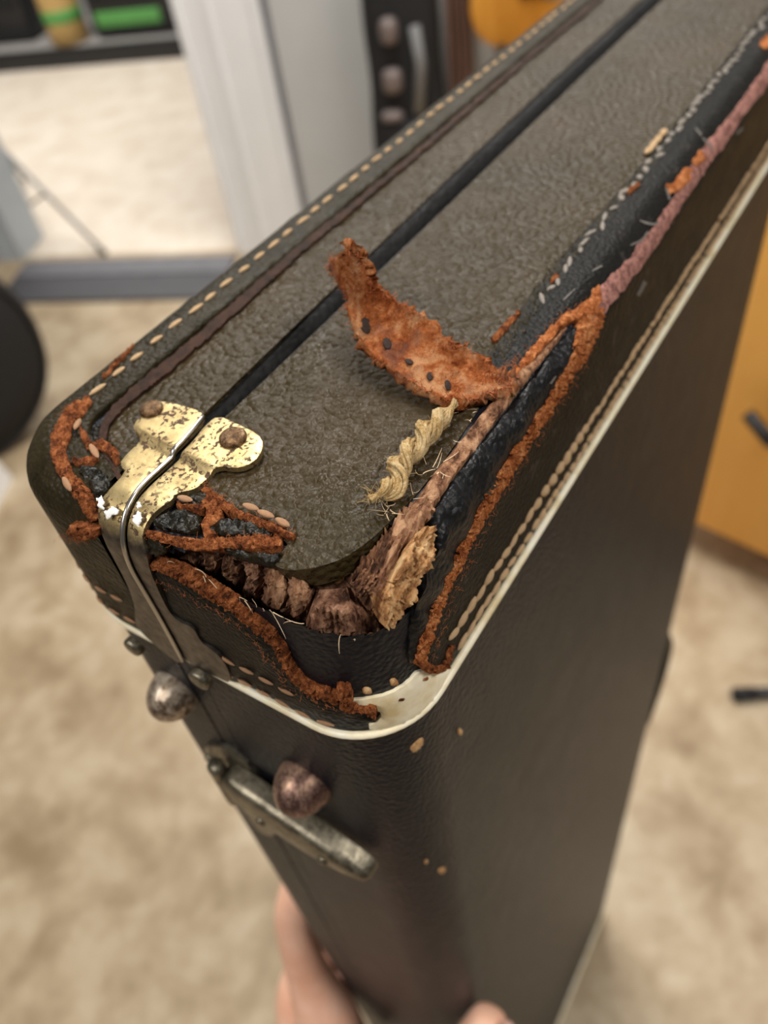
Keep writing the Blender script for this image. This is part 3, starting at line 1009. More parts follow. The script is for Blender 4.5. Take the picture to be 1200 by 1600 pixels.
NA, NC = 84, 22
ti = np.linspace(0, 1, NA)
kk = np.linspace(0, 1, len(up))
UPc = np.stack([np.interp(ti, kk, up[:, 0]), np.interp(ti, kk, up[:, 1])], -1)
LOc = np.stack([np.interp(ti, kk, lo[:, 0]), np.interp(ti, kk, lo[:, 1])], -1)
V, F = [], []
for i in range(NA):
    t = ti[i]
    for j in range(NC):
        s = j / (NC - 1)
        h = (0.018 + 0.135 * t ** 1.25) * (1 - s) + (0.02 + 0.075 * t ** 1.6) * s
        h -= 0.009 * math.sin(math.pi * s) * math.sin(math.pi * min(1, t * 1.15) ** 0.8) ** 0.6 if 0 < t < 0.87 else 0.0
        q = UPc[i] * (1 - s) + LOc[i] * s
        if j in (0, NC - 1):
            q = q + np.array([nz(q[0], q[1], 0.16, 4), nz(q[0], q[1], 0.16, 9)]) * 3
        P = at_plane(q, 2, h)
        P = P + np.array([0, 0, 1]) * (0.006 * nz(q[0], q[1], 0.06, 1) + 0.004 * nz(q[0], q[1], 0.17, 2))
        V.append(P)
V = np.array(V)
n = NA * NC
G = V.reshape(NA, NC, 3)
gi, gj = np.gradient(G, axis=0), np.gradient(G, axis=1)
nn = np.cross(gi, gj)
nn /= np.maximum(np.linalg.norm(nn, axis=-1, keepdims=True), 1e-9)
if nn[..., 2].mean() < 0:
    nn = -nn
V2 = (G - nn * 0.016).reshape(-1, 3)
for i in range(NA - 1):
    for j in range(NC - 1):
        a, b, c, d = i * NC + j, i * NC + j + 1, (i + 1) * NC + j + 1, (i + 1) * NC + j
        F += [[a, d, c, b], [a + n, b + n, c + n, d + n]]
for i in range(NA - 1):
    for j in (0, NC - 1):
        a, d = i * NC + j, (i + 1) * NC + j
        F.append([a, a + n, d + n, d] if j == 0 else [a, d, d + n, a + n])
for j in range(NC - 1):
    for i in (0, NA - 1):
        a, b = i * NC + j, i * NC + j + 1
        F.append([a, b, b + n, a + n])
flap = meshobj('torn_flap', w(np.concatenate([V, V2])), F, M['flap'], case)
bm = bmesh.new()
bm.from_mesh(flap.data)
bmesh.ops.recalc_face_normals(bm, faces=bm.faces)
bm.to_mesh(flap.data)
bm.free()
flap['label'] = 'torn rust-orange leather strip curled up over the top'
allq = (UPc[:, None] * (1 - np.linspace(0, 1, NC))[None, :, None] + LOc[:, None] * np.linspace(0, 1, NC)[None, :, None]).reshape(-1, 2)
for (hx, hy, dx, dy) in ((573, 508, 6, 10), (603, 540, 6, 8), (638, 567, 6, 8), (671, 588, 4, 7), (697, 606, 5, 7)):
    k_ = np.argmin(np.hypot(*(allq - (hx, hy)).T))
    P = V[k_]
    N = nn.reshape(-1, 3)[k_]
    tv, tf = lathe_vf([(0.0001, 0.25), (0.7, 0.2), (1, 0.0), (0.8, -0.4)][::-1], 10)
    tdir = at_plane(np.array([hx + dx * 0.3, hy + dy], float), 2, P[2]) - at_plane(np.array([hx, hy], float), 2, P[2])
    L = np.linalg.norm(tdir)
    o = meshobj('stitch_hole', [(a * L * U, b * L * U * 0.5, c * 0.004 * U) for a, b, c in tv], tf, M['hole'], flap)
    o.matrix_local = frame_on(P + N * 0.0015, N, tdir)

# twisted straw cord lying on the olive top
cl = resample(smooth_poly([(578, 781), (590, 774), (604, 770), (616, 760), (622, 742), (624, 722), (640, 706), (654, 694), (664, 676), (676, 664), (690, 652), (702, 640), (712, 628)], 2), 90)
CP = at_plane(cl, 2, 0.026)
cd = np.r_[0, np.cumsum(np.linalg.norm(np.diff(CP, axis=0), axis=1))]
tt = np.gradient(CP, axis=0)
tt /= np.linalg.norm(tt, axis=1, keepdims=True)
side = np.cross(tt, (0, 0, 1.0))
side /= np.linalg.norm(side, axis=1, keepdims=True)
upv = np.cross(side, tt)
cord = []
taper = np.clip(np.minimum(cd / 0.03, (cd[-1] - cd) / 0.04), 0.35, 1)
for ph in (0, math.pi):
    a = cd / 0.036 * math.pi + ph
    ax_ = CP + (side * np.cos(a)[:, None] + upv * np.sin(a)[:, None]) * 0.0078 * taper[:, None]
    for fk in range(9):
        b = cd / 0.05 * math.pi + fk * 2 * math.pi / 9 + ph
        rr = (0.0070 if fk % 3 else 0.0050) * taper * (1 + 0.15 * np.sin(cd * 90 + fk * 2.0))
        p = ax_ + (side * np.cos(b)[:, None] + upv * np.sin(b)[:, None]) * rr[:, None]
        cord.append(tube_mesh(w(p), 0.0030 * U * taper, 5))
V, F = join(cord)
cordo = meshobj('frayed_cord', V, F, M['rope'], case)
cordo['label'] = 'straw-coloured twisted cord'

# loose fibres


def fibres(name, line, count, ln, mat, parent, r=0.0007, spread=6, h0=0.012, up=0.5, bias=None, plane=None):
    l = densify(line, 2, False)
    parts = []
    for _ in range(count):
        q = l[random.randrange(len(l))] + np.array([random.gauss(0, spread), random.gauss(0, spread)])
        if plane is None:
            P, N = surf(q[None])
            P, N = P[0], N[0]
        else:
            P, N = at_plane(q, 2, plane), np.array([0, 0, 1.0])
        d = rng.normal(size=3)
        if bias is not None:
            d = d * 0.6 + np.array(bias)
        d = d - N * (d @ N)
        d = d / np.linalg.norm(d) + N * random.uniform(-0.1, up)
        d /= np.linalg.norm(d)
        c2 = rng.normal(size=3) * 0.5
        L = ln * random.uniform(0.4, 1.3)
        path = [P + N * h0 + d * L * t + c2 * L * t * t for t in np.linspace(0, 1, 9)]
        path = [p + N * max(0.0, 0.003 - sdf(p[None])[0]) for p in path] if plane is None else path
        rr = r * random.uniform(0.6, 1.4) * U
        parts.append(tube_mesh(w(np.array(path)), rr * np.array([1, 1, 1, 1, 0.95, 0.9, 0.8, 0.6, 0.3]), 3, False))
    V, F = join(parts)
    o = meshobj(name, V, F, mat, parent)
    o['kind'] = 'stuff'
    return o


fibres('frayed_fibres', [(265, 872), (290, 882), (320, 900), (350, 918), (390, 940), (420, 955)], 9, 0.034, M['fibre'], body, 0.0006, 5, 0.002)
fibres('frayed_fibres', [(636, 800), (660, 765), (700, 712), (745, 650)], 10, 0.014, M['fibre'], body, 0.0004, 3, 0.012, bias=(0.3, 0.2, 0.2))
fibres('frayed_fibres', [(664, 752), (676, 744), (686, 752)], 8, 0.018, M['fibre'], body, 0.0005, 4, 0.014)
fibres('frayed_fibres', [(596, 812), (612, 806), (626, 796)], 10, 0.012, M['fibre'], body, 0.0006, 4, 0.010)
fibres('frayed_fibres', [(430, 958), (500, 982), (560, 992)], 5, 0.016, M['fibre'], body, 0.0005, 4, 0.002)
fibres('frayed_fibres', cl, 90, 0.010, M['rope'], cordo, 0.0004, 5, 0.0, up=0.8, plane=0.026)
fibres('frayed_fibres', [(576, 782), (590, 776)], 26, 0.014, M['rope'], cordo, 0.0005, 4, 0.0, plane=0.022)
for ln, cnt in (([(657, 1040), (700, 915), (768, 775), (836, 672), (885, 596), (925, 505)], 300), ([(934, 470), (880, 498), (835, 548), (778, 597)], 160),
                ([(228, 882), (335, 936), (402, 982), (462, 1066), (530, 1096)], 220), ([(112, 645), (90, 700), (128, 768)], 140), ([(106, 828), (148, 836)], 90),
                ([(228, 832), (300, 852), (440, 846)], 120), ([(318, 762), (380, 806), (460, 838)], 90), ([(1013, 377), (1098, 250), (1165, 160)], 140)):
    fibres('suede_fibres', ln, cnt, 0.005, M['rustfibre'] if ln[0][0] != 1013 else M['pink'], case, 0.00026, 3.0, 0.0125, up=0.8)
parts = []
for _ in range(700):
    k_ = random.choice([random.randrange(NA) * NC, random.randrange(NA) * NC + NC - 1, random.randrange(n)])
    P = V2[k_] + nn.reshape(-1, 3)[k_] * 0.016
    d = rng.normal(size=3) + nn.reshape(-1, 3)[k_] * 0.8
    d /= np.linalg.norm(d)
    L = random.uniform(0.004, 0.011)
    rr = 0.0006 * U
    parts.append(tube_mesh(w(np.array([P, P + d * L * 0.5, P + d * L + rng.normal(size=3) * 0.002])), [rr, rr, rr * 0.4], 3, False))
V_, F_ = join(parts)
ff_ = meshobj('suede_fibres', V_, F_, M['rustfibre'], flap)
ff_['kind'] = 'stuff'

# corner clip: two bent metal straps riveted across the seam
LEFT = [(240, 633), (253, 630), (285, 637), (314, 646), (321, 657), (297, 684), (273, 707), (250, 729), (227, 749), (207, 772), (195, 795), (188, 820), (189, 850), (199, 885), (221, 920), (244, 960), (261, 990), (285, 1030), (285, 1038), (272, 1036),
        (230, 1001), (212, 982), (209, 970), (209, 950), (199, 920), (181, 885), (160, 847), (150, 812), (152, 788), (161, 772), (197, 734), (188, 728), (188, 716), (222, 684), (212, 678), (210, 668), (225, 648)]
RIGHT = [(341, 652), (373, 666), (405, 682), (413, 697), (406, 717), (388, 731), (367, 735), (346, 731), (330, 739), (318, 750), (303, 763), (275, 768), (266, 781), (252, 789), (236, 803), (224, 822), (219, 845), (227, 867), (232, 893), (247, 928), (262, 958), (278, 974), (300, 982), (312, 1005), (331, 1019),
         (347, 1034), (357, 1053), (358, 1069), (345, 1064), (322, 1052), (292, 1038), (276, 1006), (256, 972), (232, 930), (210, 893), (198, 862), (196, 828), (203, 800), (215, 778), (235, 756), (260, 734), (285, 711), (305, 690), (322, 668)]


def fold(x, y, a, b, sgn, hgt=0.007, wd=7):
    d = ((x - a[0]) * (b[1] - a[1]) - (y - a[1]) * (b[0] - a[0])) / math.hypot(b[0] - a[0], b[1] - a[1]) * sgn
    return hgt * min(1, max(0, d / wd + 0.5)) - hgt * 0.3


clipL = patch('lid_clip', LEFT, M['brass'], case, th=0.008, lift=0.011, step=4, inner=6, smooth=1, edge=0.85, thin=True, disp=lambda x, y: fold(x, y, (222, 684), (272, 709), 1))
clipR = patch('body_clip', RIGHT, M['brass'], case, th=0.008, lift=0.009, step=4, inner=6, smooth=1, edge=0.85, thin=True, disp=lambda x, y: fold(x, y, (276, 709), (336, 742), 1, 0.006))
for c_ in (clipL, clipR):
    c_.data.set_sharp_from_angle(angle=0.9)
clipL['label'] = 'pitted brass clip strap with rolled rim'
rim = resample(smooth_poly([(319, 655), (297, 683), (273, 707), (250, 729), (227, 749), (208, 772), (195, 798), (189, 825), (191, 855), (201, 887), (223, 924), (246, 963), (263, 994), (285, 1034)], 2), 90)
P, N = surf(rim, 0.019)
P = P + N * np.array([0.0 + fold(x, y, (222, 684), (272, 709), 1) for x, y in rim])[:, None]
V, F = tube_mesh(w(P), 0.0034 * U, 8)
meshobj('rolled_rim', V, F, M['steel'], clipL)


def rivet(px, rad, hgt, mat, parent, lift, name='rivet'):
    P, N = surf(np.array([px], float))
    V, F = lathe_vf([(1.0, -0.4), (1.02, 0.35), (0.98, 0.75), (0.85, 0.95), (0.5, 1.05), (0.001, 1.08)], 22)
    o = meshobj(name, [(a * rad * U, b * rad * U, c * hgt * U) for a, b, c in V], F, mat, parent)
    o.matrix_local = frame_on(P[0] + N[0] * lift, N[0], np.array([1.0, 0.3, 0.2]))
    o.data.set_sharp_from_angle(angle=0.8)
    return o


rivet((246, 661), 0.0165, 0.013, M['rivet'], clipL, 0.018)
rivet((371, 704), 0.0185, 0.013, M['rivet'], clipR, 0.016)
rivet((328, 1043), 0.019, 0.010, M['nickel'], clipR, 0.020)
rivet((226, 992), 0.017, 0.010, M['nickel'], clipL, 0.022)
for pl in ([(150, 778), (158, 775), (162, 785), (160, 795), (154, 792)], [(163, 798), (176, 792), (186, 795), (183, 804), (172, 806), (168, 812), (164, 806)], [(206, 806), (216, 798), (222, 810), (214, 824), (209, 816)], [(212, 786), (219, 784), (221, 792), (214, 793)]):
    patch('paint_chip', pl, M['paint'], clipL if pl[0][0] < 200 else clipR, th=0.0015, lift=0.0235 if pl[0][0] < 200 else 0.021, step=2.0, rag=2.6, smooth=0, thin=True)

# domed feet and the drawbolt latch on the narrow side


def dome(y, z, r, h, mat):
    prof = [(1.0, -0.3), (1.0, 0.02)] + [(math.cos(a), 0.02 + 0.98 * math.sin(a)) for a in np.linspace(0.08, math.pi / 2 - 0.01, 14)]
    V, F = lathe_vf(prof, 36)
    o = meshobj('domed_stud', [(a * r * U, b * r * U, c * h * U) for a, b, c in V], F, mat, case)
    o.matrix_local = frame_on(np.array([0, y, z]), np.array([-1.0, 0, 0]), np.array([0, 1.0, 0]))
    return o


dome(0.098, -0.482, 0.046, 0.062, M['stud'])['label'] = 'shiny domed nickel stud'
dome(-0.160, -0.570, 0.050, 0.066, M['studb'])['label'] = 'brown tarnished domed stud'

latch = patch('latch', [(318, 1166), (350, 1172), (392, 1206), (410, 1228), (432, 1248), (440, 1290), (426, 1310), (408, 1306), (388, 1284), (362, 1246), (338, 1212), (318, 1180)], M['nickel'], case, th=0.014, step=5, inner=7, smooth=1, rough=0.004)


def side_sheet(outline, x_face, x_lift, name, mat, parent, bulge=0.0):
    """a plate parallel to the narrow side: outline in (y,z), thickness in x"""
    o = smooth_poly(outline, 2, True)
    n_ = len(o)
    c = o.mean(0)
    V, F = [], []
    rings = [(1.0, x_face), (1.0, x_lift * 0.75), (0.96, x_lift * 0.95), (0.8, x_lift + bulge * 0.5), (0.5, x_lift + bulge * 0.85), (0.2, x_lift + bulge)]
    for s, xx in rings:
        for p in o:
            q = c + (p - c) * s
            V.append((-xx, q[0], q[1]))
    for i in range(len(rings) - 1):
        for k in range(n_):
            k2 = (k + 1) % n_
            F.append([i * n_ + k, i * n_ + k2, (i + 1) * n_ + k2, (i + 1) * n_ + k])
    F.append([(len(rings) - 1) * n_ + k for k in range(n_)])
    F.append([k for k in range(n_)][::-1])
    ob = meshobj(name, w(np.array(V)), F, mat, parent)
    bm = bmesh.new()
    bm.from_mesh(ob.data)
    bmesh.ops.recalc_face_normals(bm, faces=bm.faces)
    bm.to_mesh(ob.data)
    bm.free()
    ob.data.set_sharp_from_angle(angle=0.9)
    return ob


side_sheet([(0.05, -0.70), (0.02, -0.665), (-0.03, -0.67), (-0.10, -0.685), (-0.17, -0.70), (-0.235, -0.720), (-0.285, -0.748), (-0.278, -0.780), (-0.21, -0.80), (-0.14, -0.81), (-0.06, -0.80), (0.0, -0.785), (0.05, -0.76)],
           0.012, 0.05, 'lever', M['nickel'], latch, 0.008)
pv = [(-0.036, 0.045, z) for z in np.linspace(-0.80, -0.655, 9)]
V, F = tube_mesh(w(np.array(pv)), 0.016 * U, 10)
meshobj('hinge_barrel', V, F, M['nickel'], latch)
for (y, z) in ((-0.05, -0.755), (-0.19, -0.76), (0.10, -0.72)):
    V, F = lathe_vf([(1, -0.5), (1, 0.3), (0.8, 0.7), (0.4, 0.95), (0.001, 1)], 14)
    o = meshobj('rivet', [(a * 0.011 * U, b * 0.011 * U, c * 0.007 * U) for a, b, c in V], F, M['nickel'], latch)
    o.matrix_local = frame_on(np.array([-0.056 if y < 0.05 else -0.016, y, z]), np.array([-1.0, 0, 0]), np.array([0, 1.0, 0]))

# carrying handle on the far narrow side
hp = [(CW - 0.01, 0, -2.98), (CW + 0.07, 0, -3.05), (CW + 0.16, 0, -3.22), (CW + 0.19, 0, -3.42), (CW + 0.16, 0, -3.62), (CW + 0.07, 0, -3.78), (CW - 0.01, 0, -3.85)]
hp = smooth_poly(hp, 2)
V, F = tube_mesh(hp, 0.05, 12)
V = np.array(V)
V[:, 1] = V[:, 1] * 3.3 - 0.192
meshobj('handle', w(V), F, M['cap'], case)
for z in (-3.0, -3.85):
    V, F = lathe_vf([(1, -0.3), (1, 0.4), (0.6, 0.8), (0.001, 0.9)], 16)
    o = meshobj('handle_rivet', [(a * 0.05 * U, b * 0.05 * U, c * 0.05 * U) for a, b, c in V], F, M['studb'], case)
    o.matrix_local = frame_on(np.array([CW, -0.19, z]), np.array([1.0, 0, 0]), np.array([0, 1.0, 0]))
# tan binding of the foot end
bpts = np.array([(a, b, -CH + 0.16) for a, b in [(x, Y0) for x in np.arange(0.2, CW - RF, 0.1)] + arc(CW - RF, Y0 + RF, RF, 1.5 * math.pi, 2 * math.pi, 10) + [(CW, -0.05)]])
V, F = tube_mesh(w(bpts), 0.02 * U, 6)
meshobj('foot_binding', V, F, M['cream'], case)

# ------------------------------------------------------------------ the hand that holds the case


def skin_mat():
    t = NT('skin')
    c = t.ramp(t.noise(60, 5, 0.6), [(0.3, sr(230, 172, 142)), (0.7, sr(246, 200, 174))])
    o = t.done(c, 0.5, 0, t.bump(t.noise(900, 4, 0.6), 0.15, 0.0006), 0.4)
    t.b.inputs['Subsurface Weight'].default_value = 0.12
    t.b.inputs['Subsurface Radius'].default_value = (0.01, 0.004, 0.002)
    return o


M['skin'] = skin_mat()
M['nail'] = plain('fingernail', sr(232, 184, 166), 0.3)
M['sleeve'] = plain('dark_sleeve', sr(52, 54, 62), 0.85, bump=(500, 0.5, 0.001))
hand_loc = np.array([-0.75, -0.15, -3.6]) * U + np.array([0, 0, HT])
person = empty('person', (-0.62, -0.5, 0.0), 0, 'bare hand of a person gripping the narrow side of the black case', 'person')


def hl(p):
    return tuple(np.asarray(p, float) * U + np.array([0, 0, HT]) - np.array([-0.62, -0.5, 0.0]))


HV = [((-0.34, -0.03, -3.12), (0.18, 0.21)),                 # 0 palm root
      ((-0.62, -0.14, -3.55), (0.15, 0.18)), ((-0.95, -0.35, -3.75), (0.16, 0.19)), ((-1.7, -0.95, -4.1), (0.21, 0.23)), ((-2.4, -1.5, -4.35), (0.26, 0.28)),   # 1-4 wrist, forearm
      ((-0.13, 0.16, -2.78), (0.14, 0.14)), ((-0.045, 0.275, -2.52), (0.085, 0.085)), ((0.045, 0.330, -2.22), (0.072, 0.072)), ((0.17, 0.335, -2.08), (0.06, 0.06)), ((0.27, 0.33, -2.02), (0.046, 0.046)),   # 5-9 index
      ((-0.27, 0.20, -3.05), (0.14, 0.14)), ((-0.12, 0.34, -2.76), (0.082, 0.082)), ((0.08, 0.345, -2.60), (0.060, 0.060)), ((0.24, 0.335, -2.50), (0.054, 0.054)), ((0.36, 0.33, -2.44), (0.042, 0.042)),   # 10-14 middle
      ((-0.34, 0.20, -3.28), (0.11, 0.11)), ((-0.13, 0.36, -3.05), (0.064, 0.064)), ((0.07, 0.34, -2.92), (0.056, 0.056)), ((0.22, 0.33, -2.84), (0.05, 0.05)), ((0.33, 0.33, -2.80), (0.04, 0.04)),        # 15-19 ring
      ((-0.38, 0.14, -3.44), (0.10, 0.10)), ((-0.17, 0.33, -3.32), (0.056, 0.056)), ((0.0, 0.33, -3.25), (0.048, 0.048)), ((0.12, 0.325, -3.2), (0.044, 0.044)), ((0.2, 0.32, -3.17), (0.035, 0.035)),       # 20-24 little
      ((-0.33, -0.14, -2.95), (0.15, 0.15)), ((-0.22, -0.27, -2.50), (0.10, 0.10)), ((-0.085, -0.375, -2.2), (0.076, 0.076)), ((0.06, -0.42, -2.05), (0.070, 0.070)), ((0.10, -0.42, -2.01), (0.054, 0.054))]   # 25-29 thumb
HE = [(0, 1), (1, 2), (2, 3), (3, 4), (0, 5), (5, 6), (6, 7), (7, 8), (8, 9), (0, 10), (10, 11), (11, 12), (12, 13), (13, 14), (0, 15), (15, 16), (16, 17), (17, 18), (18, 19), (0, 20), (20, 21), (21, 22), (22, 23), (23, 24), (0, 25), (25, 26), (26, 27), (27, 28), (28, 29)]
me = bpy.data.meshes.new('hand')
me.from_pydata([hl(p) for p, r in HV], HE, [])
me.materials.append(M['skin'])
ho = link(bpy.data.objects.new('hand', me), person)
sk = ho.modifiers.new('skin', 'SKIN')
me.skin_vertices.new() if not me.skin_vertices else None
for i, (p, r) in enumerate(HV):
    me.skin_vertices[0].data[i].radius = (r[0] * U, r[1] * U)
me.skin_vertices[0].data[0].use_root = True
sk.use_smooth_shade = True
sb = ho.modifiers.new('sub', 'SUBSURF')
sb.levels = sb.render_levels = 2
# thumbnail and sleeve
V, F = lathe_vf([(1, -0.5), (1, 0.1), (0.8, 0.35), (0.4, 0.5), (0.001, 0.52)], 16)
nl = meshobj('thumbnail', [(a * 0.055 * U, b * 0.038 * U, c * 0.018 * U) for a, b, c in V], F, M['nail'], person)
dirT = np.array([0.12, 0.015, 0.22])
dirT /= np.linalg.norm(dirT)
nrm = np.array([-0.3, -1.0, 0.2])
nrm = nrm - dirT * (nrm @ dirT)
nrm /= np.linalg.norm(nrm)
mt = frame_on(np.array([0.07, -0.42, -2.03]) + nrm * 0.062, nrm, dirT)
mt.translation = Vector(hl(np.array([0.07, -0.42, -2.03]) + nrm * 0.062))
nl.matrix_local = mt
V, F = tube_mesh([hl(p) for p in ((-1.35, -0.66, -3.93), (-1.7, -0.95, -4.1), (-2.1, -1.27, -4.25), (-2.6, -1.66, -4.42))], [0.27 * U, 0.31 * U, 0.35 * U, 0.4 * U], 18)
meshobj('sleeve', V, F, M['sleeve'], person)

# ------------------------------------------------------------------ things around the room
CAMW = CAM * U + np.array([0, 0, HT])


def gp(px, z=0.0):
    """floor (or shelf) point seen at a place in the photograph"""
    d = rays(np.array(px, float))
    return CAMW + d * ((z - CAMW[2]) / d[2])


def ray_at(px, dist):
    return CAMW + rays(np.array(px, float)) * dist


M['green'] = plain('green_label', sr(92, 160, 82), 0.5)
M['tan'] = plain('tan_label', sr(190, 156, 96), 0.6)
M['carpet'] = plain('grey_platform_top', sr(150, 146, 142), 0.7)
M['grey'] = plain('grey_strap', sr(120, 120, 120), 0.6)
M['bag_highlight'] = plain('pinkish_grey_highlight', sr(112, 100, 96), 0.45)
M['neck'] = wood_mat('brown_neck_wood', [(0.3, sr(70, 50, 42)), (0.5, sr(104, 78, 66)), (0.75, sr(134, 104, 88))], (0, 0, 0), (1, 1, 0.05), 40)
M['amber'] = wood_mat('amber_lacquered_wood', [(0.3, sr(186, 122, 40)), (0.5, sr(212, 146, 56)), (0.75, sr(226, 166, 76))], (0, 0, 0), (1, 1, 0.1), 14, 0.1)
M['orange'] = wood_mat('orange_maple_panel', [(0.25, sr(236, 170, 82)), (0.5, sr(246, 184, 96)), (0.75, sr(250, 194, 108))], (0, 0, 0), (1, 1, 0.1), 9, 0.05)
M['orange'].node_tree.nodes['Principled BSDF'].inputs['Roughness'].default_value = 0.4
Z2 = 0.0

# low platform with amplifiers in the far room
pf = empty('display_platform', (*wp(-1.7, 1.98), Z2), WANG, 'low grey platform with a black front edge in the far room', 'platform')
bevel_box('deck', (-2.2, 0.0, 0.06), (2.1, 1.6, 0.085), M['carpet'], pf, 0.006)
bevel_box('front_edge', (-2.2, -0.015, 0.0), (2.1, 0.02, 0.088), M['blk2'], pf, 0.004)
for o_ in pf.children:
    o_.scale = (1, 1, 1)


def amp(px, wid, dep, hei, label, green=True, tan=False):
    p = gp(px, Z2 + 0.088)
    o = empty('amplifier', tuple(p), WANG, label, 'amplifier', 'amplifiers on the far platform')
    bevel_box('cabinet', (-wid / 2, 0, 0.012), (wid / 2, dep, hei), M['blk2'], o, 0.015)
    bevel_box('speaker_grille', (-wid / 2 + 0.03, -0.008, 0.16), (wid / 2 - 0.03, 0.004, hei - 0.1), M['blk'], o, 0.004)
    bevel_box('control_panel', (-wid / 2 + 0.03, -0.01, hei - 0.09), (wid / 2 - 0.03, 0.004, hei - 0.03), M['grey'], o, 0.003)
    for k in range(5):
        V, F = lathe_vf([(0.014, 0), (0.014, 0.012), (0.010, 0.02), (0.001, 0.02)], 12)
        kb = meshobj('knob', V, F, M['blk2'], o)
        kb.location = (-wid / 2 + 0.09 + k * 0.07, -0.01, hei - 0.06)
        kb.rotation_euler = (math.pi / 2, 0, 0)
    if green:
        bevel_box('green_label', (-wid * 0.42, -0.012, 0.055), (wid * 0.36, 0.002, 0.125), M['green'], o, 0.008)
    return o


amp((214, 57), 0.46, 0.26, 0.46, 'black amplifier with a long green label beside the white casing')
amp((4, 70), 0.40, 0.26, 0.44, 'plain black amplifier at the top left corner of the view', False)
p = gp((112, 63), Z2 + 0.088)
cn = empty('canister', tuple(p), WANG, 'tan canister with a green band between two black amplifiers', 'canister')
V, F = lathe_vf([(0.095, 0), (0.102, 0.008), (0.102, 0.11), (0.102, 0.28), (0.097, 0.29), (0.09, 0.30), (0.001, 0.30)], 24)
meshobj('can', V, F, M['tan'], cn)
V, F = lathe_vf([(0.1025, 0.10), (0.104, 0.102), (0.104, 0.158), (0.1025, 0.16), (0.09, 0.16)], 24)
meshobj('band', V, F, M['green'], cn)
V, F = lathe_vf([(0.105, 0.285), (0.105, 0.32), (0.09, 0.33), (0.001, 0.33)], 24)
meshobj('lid', V, F, M['blk2'], cn)

# tripod stand just inside the far room
foot = gp((161, 391), Z2 + 0.018)
apex = ray_at((-16, 214), 1.0)
apex = CAMW + (apex - CAMW) * ((2.62 - CAMW[1]) / (apex - CAMW)[1])
tp = empty('tripod_stand', (apex[0], apex[1], Z2), 0, 'thin black folding tripod stand in the doorway at the left', 'stand')
ap = apex - np.array([apex[0], apex[1], Z2])
f0 = foot - np.array([apex[0], apex[1], Z2])
V, F = tube_mesh([(0, 0, 0.05), (0, 0, ap[2]), (0, 0, ap[2] + 0.5)], 0.009, 10)
meshobj('pole', V, F, M['blk2'], tp)
V, F = tube_mesh([(0, 0, ap[2] - 0.02), (0, 0, ap[2] + 0.03)], 0.016, 12)
meshobj('collar', V, F, M['blk2'], tp)
for k in range(3):
    R_ = np.array(Matrix.Rotation(math.radians((0, 150, 215)[k]), 3, 'Z'))
    fk = R_ @ f0
    V, F = tube_mesh([(0, 0, ap[2]), tuple(fk * np.array([1, 1, 0]) * 0.5 + np.array([0, 0, ap[2] * 0.5 + 0.006])), (fk[0], fk[1], 0.012)], 0.0075, 8)
    lg = meshobj('leg', V, F, M['grey'], tp)
    V, F = tube_mesh([(fk[0] * 0.94, fk[1] * 0.94, 0.024), (fk[0] * 1.02, fk[1] * 1.02, 0.009)], 0.009, 8)
    meshobj('rubber_foot', V, F, M['blk2'], lg)
    V, F = tube_mesh([(0, 0, 0.07), tuple(fk * np.array([1, 1, 0]) * 0.48 + np.array([0, 0, ap[2] * 0.52]))], 0.005, 6)
    meshobj('brace', V, F, M['blk2'], tp)

# black round bag at the left edge, standing on its rim
bc = gp((-30, 712), 0.0)
rb = empty('cymbal_bag', (bc[0], bc[1], 0), math.atan2(CAMW[1] - bc[1], CAMW[0] - bc[0]) + math.pi / 2, 'round black padded bag standing at the left edge of the view', 'bag')
V, F = lathe_vf([(0.001, -0.075), (0.16, -0.075), (0.24, -0.062), (0.272, -0.03), (0.276, 0.0), (0.272, 0.03), (0.24, 0.062), (0.16, 0.075), (0.001, 0.075)], 40)
o = meshobj('bag_body', V, F, M['blk'], rb)
o.rotation_euler = (math.pi / 2, 0, 0)
o.location = (0, 0, 0.277)
for y in (-0.05, 0.05):
    V, F = tube_mesh([(0.262 * math.cos(a), y, 0.277 + 0.262 * math.sin(a)) for a in np.linspace(0, 2 * math.pi, 49)], 0.006, 6, False)
    meshobj('piping', V, F, M['blk2'], rb)
V, F = tube_mesh([(0.08 * math.cos(a), 0, 0.54 + 0.06 * math.sin(a)) for a in np.linspace(0, math.pi, 15)], 0.010, 8)
meshobj('handle', V, F, M['blk'], rb)
pp_ = gp((-12, 775), 0.0)
pb = empty('paper_bag', tuple(pp_), 0.5, 'small white paper bag at the left edge below the round black bag', 'bag')
V = [(-0.06, -0.03, 0), (0.06, -0.03, 0), (0.06, 0.03, 0), (-0.06, 0.03, 0), (-0.055, -0.025, 0.06), (0.055, -0.025, 0.06), (0.055, 0.025, 0.06), (-0.055, 0.025, 0.06), (-0.05, -0.004, 0.12), (0.05, -0.004, 0.12), (0.05, 0.004, 0.12), (-0.05, 0.004, 0.12)]
F = [[3, 2, 1, 0]] + [[a, b, b + 4, a + 4] for q in (0, 4) for a, b in ((q, q + 1), (q + 1, q + 2), (q + 2, q + 3))] + [[3, 0, 4, 7], [7, 4, 8, 11], [8, 9, 10, 11]]
meshobj('bag_body', V, F, M['white'], pb, False)
V, F = tube_mesh([(0.03 * math.cos(a), 0, 0.118 + 0.035 * math.sin(a)) for a in np.linspace(0, math.pi, 11)], 0.0025, 6)
meshobj('handle', V, F, M['white'], pb)

# against the grey wall behind the case: gig bag, a wooden neck and an amber guitar


def wall_spot(px, out):
    """point on a plane parallel to the wall, `out` metres in front of it, along a pixel's ray"""
    d = rays(np.array(px, float))
    nrm_ = np.array([*WN, 0.0])
    p0 = np.array([*wp(0), 0.0]) + nrm_ * out
    return CAMW + d * (((p0 - CAMW) @ nrm_) / (d @ nrm_))


